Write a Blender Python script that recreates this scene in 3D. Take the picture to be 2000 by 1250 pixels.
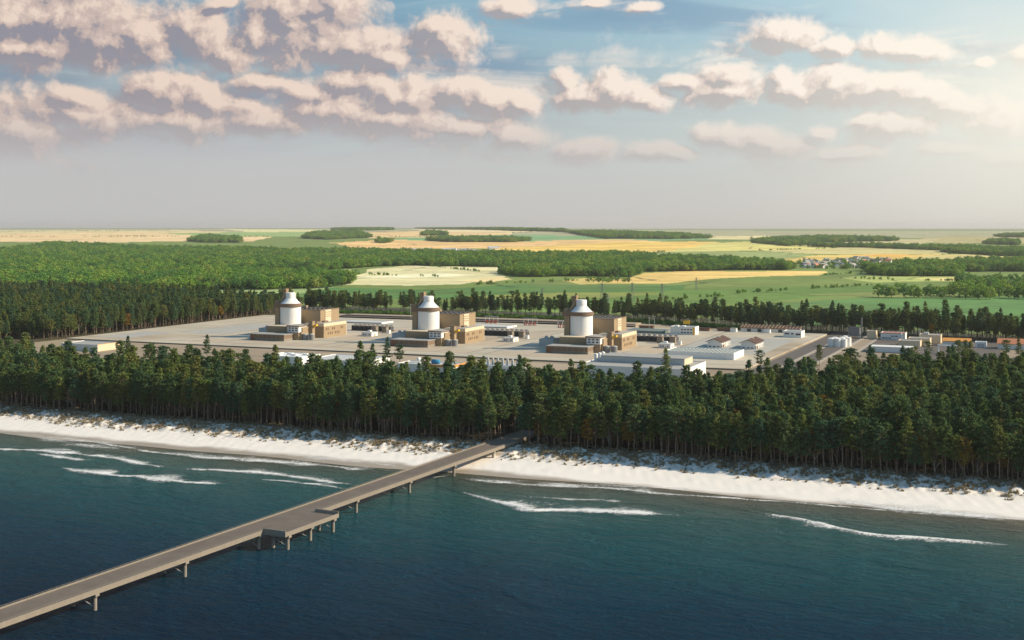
import bpy, math, random
import numpy as np
R = math.radians
scene = bpy.context.scene
for o in list(bpy.data.objects): bpy.data.objects.remove(o)
COL = scene.collection
# ------------------------------------------------------------------ camera
FPX, ROW0, CAMZ = 2414.0, 444.0, 130.0       # focal length and horizon row of the 2000 px wide photograph
cam = bpy.data.cameras.new('camera'); camo = bpy.data.objects.new('camera', cam); COL.objects.link(camo)
camo.location = (0, 0, CAMZ); camo.rotation_euler = (R(90), 0, 0)
cam.sensor_width = 36.0; cam.lens = 36.0*FPX/2000.0
cam.shift_y = -(625.0-ROW0)/2000.0
cam.clip_start = 1.0; cam.clip_end = 200000.0
scene.camera = camo
scene.render.resolution_x = 1024; scene.render.resolution_y = 640
scene.view_settings.view_transform = 'Standard'; scene.view_settings.look = 'None'
scene.view_settings.exposure = 0.35; scene.view_settings.gamma = 1.0
scene.render.engine = 'CYCLES'
# ------------------------------------------------------------------ sun and sky
SUN_EL, SUN_AZ = 30.0, 92.0                  # azimuth clockwise from +Y
sl = bpy.data.lights.new('sun', 'SUN'); sl.energy = 4.8; sl.angle = R(0.5); sl.color = (1.0, 0.85, 0.64)
so = bpy.data.objects.new('sun', sl); COL.objects.link(so)
so.rotation_euler = (R(90-SUN_EL), 0, R(180-SUN_AZ))
world = bpy.data.worlds.new('World'); scene.world = world; world.use_nodes = True
wt = world.node_tree; wt.nodes.clear()

class NB:
    """small helper to wire shader nodes"""
    def __init__(s, tree): s.t = tree
    def n(s, kind, **kw):
        x = s.t.nodes.new(kind)
        for k, v in kw.items(): setattr(x, k, v)
        return x
    def put(s, sock, val):
        if isinstance(val, bpy.types.NodeSocket): s.t.links.new(val, sock)
        elif val is not None:
            if isinstance(val, (tuple, list)) and sock.type == 'RGBA' and len(val) == 3: val = (*val, 1)
            sock.default_value = val
    def math(s, op, a, b=None, c=None, clamp=False):
        x = s.n('ShaderNodeMath', operation=op, use_clamp=clamp)
        for i, v in enumerate((a, b, c)): s.put(x.inputs[i], v)
        return x.outputs[0]
    def vec(s, op, a, b=None, c=None, out=0):
        x = s.n('ShaderNodeVectorMath', operation=op)
        for i, v in enumerate((a, b, c)):
            if v is not None: s.put(x.inputs[i], v)
        return x.outputs[out]
    def mix(s, f, a, b, mode='MIX'):
        x = s.n('ShaderNodeMix', data_type='RGBA', blend_type=mode)
        s.put(x.inputs[0], f); s.put(x.inputs[6], a); s.put(x.inputs[7], b)
        return x.outputs[2]
    def rng(s, v, a, b, c=0.0, d=1.0, smooth=True):
        x = s.n('ShaderNodeMapRange', interpolation_type='SMOOTHSTEP' if smooth else 'LINEAR')
        for i, q in enumerate((v, a, b, c, d)): s.put(x.inputs[i], q)
        return x.outputs[0]
    def noise(s, vecin, scale, detail=3, rough=.5, dist=0.0, dim='3D', out=0):
        x = s.n('ShaderNodeTexNoise', noise_dimensions=dim)
        s.put(x.inputs['Vector'], vecin)
        x.inputs['Scale'].default_value = scale; x.inputs['Detail'].default_value = detail
        x.inputs['Roughness'].default_value = rough; x.inputs['Distortion'].default_value = dist
        return x.outputs[out]
    def ramp(s, f, stops):
        x = s.n('ShaderNodeValToRGB'); e = x.color_ramp.elements
        while len(e) > len(stops): e.remove(e[-1])
        while len(e) < len(stops): e.new(1.0)
        for q, (p, c) in zip(e, stops): q.position = p; q.color = (*c, 1)
        s.put(x.inputs[0], f); return x.outputs[0]

def lin(r, g, b):
    f = lambda c: (c/255/12.92) if c/255 <= .04045 else ((c/255+.055)/1.055)**2.4
    return (f(r), f(g), f(b))

# clouds: centre column, row, half width, half height as measured on the photograph, turned into sky directions
CLOUDS = [(110,40,190,62),(210,85,120,42),(60,95,150,34),(280,75,60,40),(20,40,90,60),
 (365,50,42,36),(400,75,55,55),(450,110,50,30),(590,45,90,62),(640,15,75,40),(560,85,55,50),(700,95,85,36),(500,65,40,48),(760,108,40,22),
 (865,78,68,40),(840,60,40,26),
 (140,225,130,42),(50,262,100,40),(150,195,50,24),(285,172,55,30),(330,190,80,34),(420,205,80,32),(500,235,90,30),(520,165,50,16),(590,182,70,26),
 (700,160,70,30),(790,190,110,40),(890,180,60,30),(960,200,85,34),(1010,205,40,24),(650,215,120,32),(780,240,130,34),(900,250,90,26),(330,240,150,30),
 (1100,150,26,22),(1140,185,78,32),(1205,172,52,34),(1270,195,48,24),(1345,160,50,20),(1425,150,60,28),(1425,180,75,26),
 (1530,150,30,22),(1570,172,60,32),(1640,162,60,30),(1720,178,95,32),(1800,190,75,28),(1870,205,70,28),(1960,240,66,30),
 (1522,66,62,26),(1634,92,34,15),(1720,90,45,24),(1790,102,62,22),(1925,115,16,9),(2010,102,36,18),(1005,8,40,18),(1250,15,28,10),(1160,4,30,8),(430,8,26,9),
 (1015,272,56,26),(1140,295,62,20),(1270,300,50,16),(1335,305,36,12),(1430,280,58,28),(1500,282,86,30),(1610,256,28,14),(1740,250,66,24),(1690,240,28,14),(1850,290,60,12),(1650,300,60,14),(1985,308,70,18)]
g = bpy.data.node_groups.new('cloud_density', 'ShaderNodeTree')
g.interface.new_socket('P', in_out='INPUT', socket_type='NodeSocketVector')
g.interface.new_socket('D', in_out='OUTPUT', socket_type='NodeSocketFloat')
g.interface.new_socket('F', in_out='OUTPUT', socket_type='NodeSocketFloat')
b = NB(g); gi = b.n('NodeGroupInput'); go = b.n('NodeGroupOutput'); P0 = gi.outputs[0]
wob = b.noise(P0, 16.0, 2, .5, dim='2D', out=1)
P1 = b.vec('MULTIPLY_ADD', b.vec('SUBTRACT', wob, (.5,.5,.5)), (.022,.013,0), P0)
dmin = None
for (cx, cy, rx, ry) in CLOUDS:
    az = math.atan((cx-1000)/FPX); el = math.atan((ROW0-cy)/FPX*math.cos(az))
    ax, ay = FPX/(rx*1.36), FPX/(ry*1.34)
    q = b.vec('MULTIPLY_ADD', P1, (ax, ay, 0), (-az*ax, -el*ay, 0))
    l = b.vec('DOT_PRODUCT', q, q, out=1)
    dmin = l if dmin is None else b.math('SMOOTH_MIN', dmin, l, .25)
F = b.math('SUBTRACT', 1.0, b.math('SQRT', b.math('MAXIMUM', dmin, 0.0)))
n1 = b.noise(P1, 30.0, 9, .66, dim='2D')
vo = b.n('ShaderNodeTexVoronoi', voronoi_dimensions='2D', feature='F1'); b.put(vo.inputs['Vector'], b.vec('MULTIPLY_ADD', b.vec('SUBTRACT', b.noise(P0, 60.0, 2, .6, dim='2D', out=1), (.5,.5,.5)), (.016,.016,0), P1))
vo.inputs['Scale'].default_value = 48.0; vo.inputs['Detail'].default_value = 2.0; vo.inputs['Roughness'].default_value = .55; vo.normalize = True
d = b.math('MULTIPLY_ADD', b.math('SUBTRACT', n1, .5), 1.75, b.math('MULTIPLY_ADD', b.math('MAXIMUM', F, -.9), 1.3, .24))
d = b.math('MULTIPLY_ADD', b.math('SUBTRACT', .30, vo.outputs['Distance']), .75, d)
b.put(go.inputs[0], d); b.put(go.inputs[1], F)

b = NB(wt)
tc = b.n('ShaderNodeTexCoord'); sep = b.n('ShaderNodeSeparateXYZ'); b.put(sep.inputs[0], tc.outputs['Generated'])
X, Y, Z = sep.outputs
az = b.math('ARCTAN2', X, Y); el = b.math('ARCSINE', Z)
cxy = b.n('ShaderNodeCombineXYZ'); b.put(cxy.inputs[0], az); b.put(cxy.inputs[1], el); SP = cxy.outputs[0]
sky = b.n('ShaderNodeTexSky', sky_type='NISHITA', sun_disc=False)
sky.sun_elevation = R(SUN_EL); sky.sun_rotation = R(SUN_AZ); sky.air_density = 1.2; sky.dust_density = 2.0
def s10(c): return tuple(x*8.0 for x in c)
eld = b.math('DIVIDE', el, R(30), clamp=True)
gl = b.ramp(eld, [(0, lin(202,202,201)), (.10, lin(193,193,197)), (.20, lin(146,158,172)), (.27, lin(104,138,164)), (.36, lin(84,134,166)), (1, lin(70,118,160))])
gr = b.ramp(eld, [(0, lin(211,207,202)), (.10, lin(205,209,207)), (.19, lin(196,210,210)), (.30, lin(178,212,224)), (.42, lin(165,206,224)), (1, lin(120,170,205))])
grad = b.mix(b.rng(az, R(-24), R(24)), gl, gr)
# streaky darker blue gaps below the upper cloud decks
streak = b.noise(b.vec('MULTIPLY', SP, (5.0, 34.0, 0)), 1.0, 3, .5, .4, dim='2D')
grad = b.mix(b.math('MULTIPLY', b.rng(streak, .50, .72), b.math('MULTIPLY', b.rng(el, R(4.5), R(6.5)), .45)), grad, lin(92,128,168))
grad = b.mix(b.math('MULTIPLY', b.rng(streak, .48, .25), b.math('MULTIPLY', b.rng(el, R(1.5), R(5)), .30)), grad, lin(205,222,220))
base = b.mix(.12, b.mix(1.0, grad, (7.9,7.9,7.9), 'MULTIPLY'), sky.outputs[0])
def dens(off):
    gn = b.n('ShaderNodeGroup'); gn.node_tree = g
    b.put(gn.inputs[0], SP if off is None else b.vec('ADD', SP, off)); return gn.outputs
(d0, F0), (d1, F1) = dens(None), dens((.0072, .0058, 0))
soft = b.rng(el, R(2.0), R(8.5), 1.0, .72)
al = b.rng(d0, -.02, soft)
veil = b.math('MULTIPLY', b.rng(b.noise(b.vec('MULTIPLY', SP, (6.0, 40.0, 0)), 1.0, 5, .6, .6, dim='2D'), .46, .74), b.math('MULTIPLY', b.rng(el, R(.8), R(3.0)), .75))
al = b.math('MAXIMUM', al, b.math('MULTIPLY', veil, b.rng(d0, -.9, .1)))
al = b.math('MULTIPLY', al, b.rng(el, R(2.0), R(5.4), .40, .97))
Fd = b.math('SUBTRACT', F0, F1); fine = b.math('MULTIPLY_ADD', Fd, -1.25, b.math('SUBTRACT', d0, d1))
lit = b.math('MULTIPLY_ADD', fine, 1.15, b.math('MULTIPLY_ADD', Fd, 1.5, .54))
core = b.rng(d0, .15, 1.3)
thin = b.rng(d0, .55, .0)
lit = b.math('ADD', b.math('MULTIPLY_ADD', core, -.20, lit), b.math('MULTIPLY', thin, .22), clamp=True)
al = b.math('MULTIPLY', al, b.rng(lit, .0, .5, .78, 1.0))
shcol = b.mix(b.rng(az, R(-20), R(22)), lin(156,146,152), lin(192,180,176))
midcol = b.mix(b.rng(az, R(-18), R(20)), lin(202,182,174), lin(234,218,207))
licol = b.mix(b.rng(az, R(-16), R(18)), lin(236,214,198), lin(255,243,230))
ccol = b.mix(b.rng(lit, .15, .50), shcol, midcol); ccol = b.mix(b.rng(lit, .48, .92), ccol, licol)
ccol = b.mix(b.rng(el, R(6.5), R(2.5), 0, .6), ccol, lin(192,180,178))
skyc = b.mix(al, base, b.mix(1.0, ccol, (7.9,7.9,7.9), 'MULTIPLY'))
# brightness around the low sun veiled by cloud beyond the right edge
gd = b.vec('SUBTRACT', SP, (math.atan(1040/FPX), R(5.6), 0)); gdl = b.vec('LENGTH', b.vec('MULTIPLY', gd, (1, 1.25, 0)), out=1)
glow = b.math('POWER', b.rng(gdl, .42, .0, smooth=False), 3.2)
skyc = b.mix(b.math('MULTIPLY', glow, .88), skyc, s10(lin(255,250,234)))
bg = b.n('ShaderNodeBackground'); b.put(bg.inputs[0], skyc); bg.inputs[1].default_value = 0.1
wo = b.n('ShaderNodeOutputWorld'); b.put(wo.inputs[0], bg.outputs[0])

# ------------------------------------------------------------------ site frame: u runs along the coast (right), v inland
AS = R(23.3); SN, CS = math.sin(AS), math.cos(AS)
G = 5.0                                         # level of the land behind the dune
def XY(u, v): return (u*CS+v*SN, -u*SN+v*CS)
def UVc(x, y): return (x*CS-y*SN, x*SN+y*CS)
def sstep(a, b_, x):
    t = np.clip((x-a)/(b_-a), 0, 1); return t*t*(3-2*t)
def wav(x, y, seed, scale, octv=3):
    """cheap smooth pseudo noise for terrain"""
    r = np.random.RandomState(seed); o = np.zeros_like(x, dtype=float); amp = 1.0
    for i in range(octv):
        for k in range(4):
            a = r.uniform(0, 6.28); fr = (1.7**i)*r.uniform(.7, 1.3)/scale; p = r.uniform(0, 6.28)
            o += amp*.25*np.sin((x*math.cos(a)+y*math.sin(a))*fr*6.28+p)
        amp *= .6
    return o
def shore(u): return 590+2.2*np.sin(u/38.0+.6)+1.5*np.sin(u/17.0)+4.0*np.sin(u/120.0+2.1)
def height(x, y):
    x = np.asarray(x, float); y = np.asarray(y, float)
    u = x*CS-y*SN; v = x*SN+y*CS; s = v-shore(u)
    z = np.where(s < 0, np.maximum(-5.0, s*.06), np.minimum(s/42*2.4, 2.4))
    z = z+sstep(36, 60, s)*(G-2.4)
    dm = sstep(34, 44, s)*(1-sstep(64, 80, s))
    z = z+dm*(.9*wav(u, v, 3, 14)+.5*wav(u, v, 4, 6))
    z = z+sstep(5, 20, s)*(1-sstep(36, 60, s))*.12*wav(u, v, 9, 11)
    hh = np.interp(x, [-8000,-5800,-2400,0,800,1700,2600,5800,9000], [88,90,93,96,97,84,74,70,70])
    z = z+hh*sstep(3000, 13500, y)+sstep(3200, 6000, y)*(1-sstep(12000, 16000, y))*5*wav(x, y, 12, 2600)
    return z
def at(px, py, dz=0.0, flat=None):
    """point of the ground (or dz above it) seen at a column and row of the photograph"""
    t = (px-1000)/FPX; k = (py-ROW0)/FPX
    lo, hi = 100.0, 40000.0
    if flat is not None: y = (CAMZ-flat)/k; return (t*y, y, flat)
    ys = np.geomspace(150, 40000, 1500); f = CAMZ-k*ys-(height(t*ys, ys)+dz)
    i = np.argmax(f < 0) if (f < 0).any() else len(ys)-1
    a, c = ys[max(i-1, 0)], ys[i]
    for _ in range(25):
        m = (a+c)/2
        if CAMZ-k*m-(float(height(t*m, m))+dz) < 0: c = m
        else: a = m
    return (t*a, a, float(height(t*a, a)))
# ------------------------------------------------------------------ object helpers
def tag(o, label=None, cat=None, group=None, kind=None):
    for k, v in (('label', label), ('category', cat), ('group', group), ('kind', kind)):
        if v: o[k] = v
    return o
def link(o, parent=None):
    COL.objects.link(o)
    if parent: o.parent = parent
    return o
def thing(name, label, cat, u, v, z=G, rot=None, group=None):
    o = bpy.data.objects.new(name, None); o.empty_display_size = 2
    x, y = XY(u, v); o.location = (x, y, z); o.rotation_euler = (0, 0, -AS if rot is None else rot)
    link(o); return tag(o, label, cat, group)
KIDS = {}
def copy_tree(o, parent=None):
    c = o.copy(); COL.objects.link(c); c.parent = parent
    for ch in KIDS.get(o, ()):
        d = copy_tree(ch, c); KIDS.setdefault(c, []).append(d)
    return c
class MB:
    def __init__(s): s.v, s.f, s.sm = [], [], []
    def add(s, vs, fs, smooth=False):
        o = len(s.v); s.v += [tuple(p) for p in vs]; s.f += [tuple(i+o for i in q) for q in fs]; s.sm += [smooth]*len(fs); return s
    def box(s, x0, x1, y0, y1, z0, z1):
        return s.add([(x0,y0,z0),(x1,y0,z0),(x1,y1,z0),(x0,y1,z0),(x0,y0,z1),(x1,y0,z1),(x1,y1,z1),(x0,y1,z1)],
            [(3,2,1,0),(4,5,6,7),(0,1,5,4),(1,2,6,5),(2,3,7,6),(3,0,4,7)])
    def lathe(s, cx, cy, prof, n=32, smooth=True, cap=True):
        vs = []; fs = []
        for (r, z) in prof:
            for i in range(n):
                a = 2*math.pi*i/n; vs.append((cx+r*math.cos(a), cy+r*math.sin(a), z))
        for j in range(len(prof)-1):
            for i in range(n):
                k = (i+1) % n; fs.append((j*n+i, j*n+k, (j+1)*n+k, (j+1)*n+i))
        s.add(vs, fs, smooth)
        if cap:
            m = (len(prof)-1)*n; s.add(vs[m:m+n], [tuple(range(n))]); s.add(vs[:n], [tuple(range(n))[::-1]])
        return s
    def cyl(s, cx, cy, r, z0, z1, n=20): return s.lathe(cx, cy, [(r, z0), (r, z1)], n)
    def bar(s, a, c, r0, r1=None, n=5):
        r1 = r0 if r1 is None else r1
        a = np.array(a, float); c = np.array(c, float); d = c-a; L = np.linalg.norm(d)
        if L < 1e-6: return s
        d /= L; p = np.cross(d, (0,0,1.0) if abs(d[2]) < .9 else (1.0,0,0)); p /= np.linalg.norm(p); q = np.cross(d, p)
        vs = []
        for (o, r) in ((a, r0), (c, r1)):
            for i in range(n):
                t = 2*math.pi*i/n; vs.append(o+r*(math.cos(t)*p+math.sin(t)*q))
        return s.add(vs, [(i, (i+1) % n, n+(i+1) % n, n+i) for i in range(n)]+[tuple(range(n))[::-1], tuple(range(n, 2*n))], n > 4)
    def prism(s, pts, axis, a0, a1):
        """polygon in the x-z plane (axis='y') or y-z plane (axis='x') swept from a0 to a1"""
        n = len(pts); m = (lambda p, a: (p[0], a, p[1])) if axis == 'y' else (lambda p, a: (a, p[0], p[1]))
        vs = [m(p, a0) for p in pts]+[m(p, a1) for p in pts]
        return s.add(vs, [tuple(range(n))[::-1], tuple(range(n, 2*n))]+[(i, (i+1) % n, n+(i+1) % n, n+i) for i in range(n)])
    def mesh(s, name, mat):
        me = bpy.data.meshes.new(name); me.from_pydata(s.v, [], s.f)
        me.polygons.foreach_set('use_smooth', s.sm); me.update()
        if mat: me.materials.append(mat)
        return me
    def build(s, name, mat, parent=None, label=None):
        o = bpy.data.objects.new(name, s.mesh(name, mat)); link(o, parent)
        if parent: KIDS.setdefault(parent, []).append(o)
        if label: o['label'] = label
        return o
# ------------------------------------------------------------------ materials
def mat(name, col, rough=.8, var=.18, scale=.25, spec=.3, streak=None, bump=0.0, metal=0.0, panel=None):
    m = bpy.data.materials.new(name); m.use_nodes = True; t = m.node_tree; n = NB(t)
    bs = t.nodes['Principled BSDF']; geo = n.n('ShaderNodeNewGeometry'); tcn = n.n('ShaderNodeTexCoord')
    p = tcn.outputs['Object']
    a = n.noise(p, scale, 5, .6)
    f = n.math('MULTIPLY_ADD', n.math('SUBTRACT', a, .5), 2*var, 1.0)
    if streak:
        st = n.noise(n.vec('MULTIPLY', p, (1.0, 1.0, .06)), streak, 4, .6)
        f = n.math('MULTIPLY', f, n.math('MULTIPLY_ADD', n.math('SUBTRACT', st, .5), var*1.6, 1.0))
    if panel:
        wv = n.n('ShaderNodeTexWave', wave_type='BANDS', bands_direction='DIAGONAL', wave_profile='SAW'); n.put(wv.inputs[0], n.vec('MULTIPLY', p, (1, 1, 0))); wv.inputs['Scale'].default_value = panel
        f = n.math('MULTIPLY', f, n.rng(wv.outputs['Fac'], .0, .14, .84, 1.0))
    n.put(bs.inputs['Base Color'], n.mix(1.0, col, comb(n, f), 'MULTIPLY'))
    bs.inputs['Roughness'].default_value = rough; bs.inputs['Specular IOR Level'].default_value = spec; bs.inputs['Metallic'].default_value = metal
    if bump:
        bp = n.n('ShaderNodeBump'); bp.inputs['Strength'].default_value = bump; n.put(bp.inputs['Height'], a); n.put(bs.inputs['Normal'], bp.outputs[0])
    return m
def comb(n, f):
    c = n.n('ShaderNodeCombineColor')
    for i in range(3): n.put(c.inputs[i], f)
    return c.outputs[0]
M = {}
for k, c, kw in [
 ('tan', (.335,.245,.150), dict(streak=.6, panel=.22)), ('tan_dark', (.27,.19,.115), dict(streak=.6, panel=.22)), ('cream', (.66,.54,.38), dict(streak=.5)),
 ('brown', (.21,.145,.10), dict(panel=.5)), ('rust', (.24,.115,.065), dict(panel=.5)), ('white', (.82,.81,.78), dict(var=.07, streak=.5)),
 ('offwhite', (.74,.73,.70), dict(var=.10, streak=.5)), ('palegrey', (.50,.51,.50), dict(var=.12)), ('grey', (.22,.22,.22), dict(streak=.8, panel=.8)),
 ('darkgrey', (.07,.07,.075), dict(var=.3)), ('glass', (.03,.035,.045), dict(rough=.25, spec=.6)), ('roofgrey', (.36,.35,.33), dict(var=.2, scale=.12)),
 ('roofbrown', (.10,.055,.04), dict(var=.25, panel=.9)), ('orange', (.68,.30,.07), dict(var=.15)), ('tile', (.52,.21,.11), dict(var=.22, panel=1.2)),
 ('yellow', (.70,.42,.03), dict(var=.1)), ('red', (.42,.07,.05), dict(var=.2)), ('blue', (.04,.22,.38), dict(var=.1)), ('steel', (.20,.21,.22), dict(rough=.5)),
 ('greenroof', (.16,.20,.19), dict(var=.2)), ('concrete', (.25,.215,.175), dict(var=.16, scale=.4, streak=.7)), ('deck', (.150,.122,.100), dict(var=.30, scale=.12)),
 ('pile', (.27,.24,.20), dict(var=.25, streak=1.0)), ('asphalt', (.125,.105,.09), dict(var=.25, scale=.06)), ('kerb', (.38,.33,.27), dict(var=.15)),
 ('lineband', (.20,.165,.13), dict(var=.25)), ('wall_dark', (.035,.03,.027), dict(var=.3)), ('apron', (.40,.32,.23), dict(var=.12, scale=.05)),
 ('bark', (.21,.155,.11), dict(var=.3, scale=1.5)), ('barepale', (.27,.235,.195), dict(var=.25, scale=1.5)), ]:
    kw.setdefault('var', .14); M[k] = mat(k, c, **kw)
def slab_material():
    m = bpy.data.materials.new('platform_concrete'); m.use_nodes = True; t = m.node_tree; n = NB(t); bs = t.nodes['Principled BSDF']
    p = n.n('ShaderNodeTexCoord').outputs['Object']
    a = n.noise(p, .006, 5, .6, .5); c = n.noise(n.vec('MULTIPLY', p, (.3, 1, 1)), .05, 5, .65); e = n.noise(p, .4, 3, .6)
    col = n.ramp(a, [(.30, (.37,.30,.215)), (.50, (.49,.43,.335)), (.72, (.42,.385,.315))])
    f = n.math('MULTIPLY_ADD', n.math('SUBTRACT', c, .5), .85, n.math('MULTIPLY_ADD', n.math('SUBTRACT', e, .5), .3, 1.0))
    n.put(bs.inputs['Base Color'], n.mix(1.0, col, comb(n, f), 'MULTIPLY')); bs.inputs['Roughness'].default_value = .85; bs.inputs['Specular IOR Level'].default_value = .2
    return m
M['slab'] = slab_material()
def foliage(name, stops, transl=.22, dark=.55):
    m = bpy.data.materials.new(name); m.use_nodes = True; t = m.node_tree; n = NB(t); bs = t.nodes['Principled BSDF']; out = t.nodes['Material Output']
    oi = n.n('ShaderNodeObjectInfo'); geo = n.n('ShaderNodeNewGeometry')
    col = n.ramp(oi.outputs['Random'], stops)
    col = n.mix(1.0, col, comb(n, n.math('MULTIPLY_ADD', geo.outputs['Random Per Island'], 1.0, dark)), 'MULTIPLY')
    n.put(bs.inputs['Base Color'], col); bs.inputs['Roughness'].default_value = .75; bs.inputs['Specular IOR Level'].default_value = .15
    tr = n.n('ShaderNodeBsdfTranslucent'); n.put(tr.inputs[0], n.mix(.4, col, (.10,.14,.02)))
    ms = n.n('ShaderNodeMixShader'); ms.inputs[0].default_value = transl; n.put(ms.inputs[1], bs.outputs[0]); n.put(ms.inputs[2], tr.outputs[0]); n.put(out.inputs[0], ms.outputs[0])
    return m
M['needles'] = foliage('pine_needles', [(0,(.050,.118,.066)),(.18,(.125,.190,.055)),(.36,(.055,.118,.052)),(.52,(.190,.225,.055)),(.66,(.062,.145,.085)),(.82,(.145,.205,.048)),(.93,(.215,.215,.058)),(1,(.080,.155,.070))], .36, .5)
M['leaf'] = foliage('broad_leaves', [(0,(.150,.320,.050)),(.3,(.215,.370,.055)),(.55,(.290,.400,.065)),(.8,(.180,.345,.060)),(1,(.350,.390,.085))], .38)
M['leaf_dark'] = foliage('dark_broad_leaves', [(0,(.085,.210,.048)),(.35,(.120,.260,.050)),(.7,(.095,.235,.062)),(1,(.180,.290,.060))], .35)
M['autumn'] = foliage('autumn_leaves', [(0,(.24,.17,.035)),(.5,(.30,.18,.03)),(1,(.26,.12,.03))], .3)
M['grass'] = foliage('dune_grass', [(0,(.36,.29,.19)),(1,(.36,.29,.19))], .25)
# the inland edge of the coastal forest, from where its tree tops end on the photograph
FB = []
for px_, py_ in ((-100,675),(60,676),(130,685),(200,695),(300,697),(400,694),(500,702),(600,708),(700,704),(800,718),(900,710),(1000,717),(1100,722),(1200,731),(1300,732),(1350,733),(1400,731),(1450,730),(1500,726),(1550,716),(1600,711),(1700,702),(1800,700),(1900,696),(2000,700),(2200,700)):
    yy = (CAMZ-31)*FPX/(py_-ROW0); FB.append((((px_-1000)/FPX*yy)*CS-yy*SN, ((px_-1000)/FPX*yy)*SN+yy*CS))
FB.sort(); FBU = [-1150, -1000, -905]+[q[0] for q in FB if q[0] > -850]; FBV = [1070, 960, 880]+[q[1] for q in FB if q[0] > -850]
def forest_back(u): return np.interp(u, FBU, FBV)
# ------------------------------------------------------------------ ground: one sheet from the sea bed to the horizon
def inpoly(x, y, poly):
    r = np.zeros(x.shape, bool); n = len(poly); j = n-1
    for i in range(n):
        xi, yi = poly[i]; xj, yj = poly[j]
        with np.errstate(divide='ignore', invalid='ignore'):
            r ^= ((yi > y) != (yj > y)) & (x < (xj-xi)*(y-yi)/(yj-yi+1e-12)+xi)
        j = i
    return r
def grid_mesh(name, xs, ys, zs, col, m):
    nr, nc = xs.shape; me = bpy.data.meshes.new(name)
    co = np.stack([xs, ys, zs], -1).reshape(-1, 3).astype(np.float32)
    i = np.arange(nr*nc).reshape(nr, nc); q = np.stack([i[:-1,:-1], i[:-1,1:], i[1:,1:], i[1:,:-1]], -1).reshape(-1, 4)
    me.vertices.add(len(co)); me.vertices.foreach_set('co', co.ravel())
    me.loops.add(q.size); me.loops.foreach_set('vertex_index', q.ravel().astype(np.int32))
    me.polygons.add(len(q)); me.polygons.foreach_set('loop_start', np.arange(0, q.size, 4, dtype=np.int32))
    me.polygons.foreach_set('use_smooth', np.ones(len(q), bool)); me.update(calc_edges=True)
    if col is not None:
        a = me.color_attributes.new('soil', 'FLOAT_COLOR', 'POINT')
        a.data.foreach_set('color', np.concatenate([col.reshape(-1, 3), np.ones((nr*nc, 1))], 1).astype(np.float32).ravel())
    me.materials.append(m); o = bpy.data.objects.new(name, me); return link(o)
ts = np.linspace(-.66, .66, 1000)
yl = list(np.arange(330, 520, 12.0))+list(np.arange(520, 960, 1.5))
while yl[-1] < 17000: yl.append(yl[-1]+max(2.5, yl[-1]**2/(FPX*115)*.8))
yl += [20000, 26000, 36000, 60000]
ys = np.array(yl)[:, None]*np.ones((1, len(ts))); xs = ts[None, :]*ys
zs = height(xs, ys)
us, vs = UVc(xs, ys); ss = vs-shore(us)
def poly_at(pts, dz=0): return [at(px, py, dz)[:2] for px, py in pts]
meadow = (.135, .185, .045)
col = np.empty(xs.shape+(3,)); col[:] = meadow
jx = xs+ys*.004*wav(xs, ys, 21, 500, 2); jy = ys+ys*.012*wav(xs, ys, 22, 700, 3)   # crooked field edges
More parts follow.
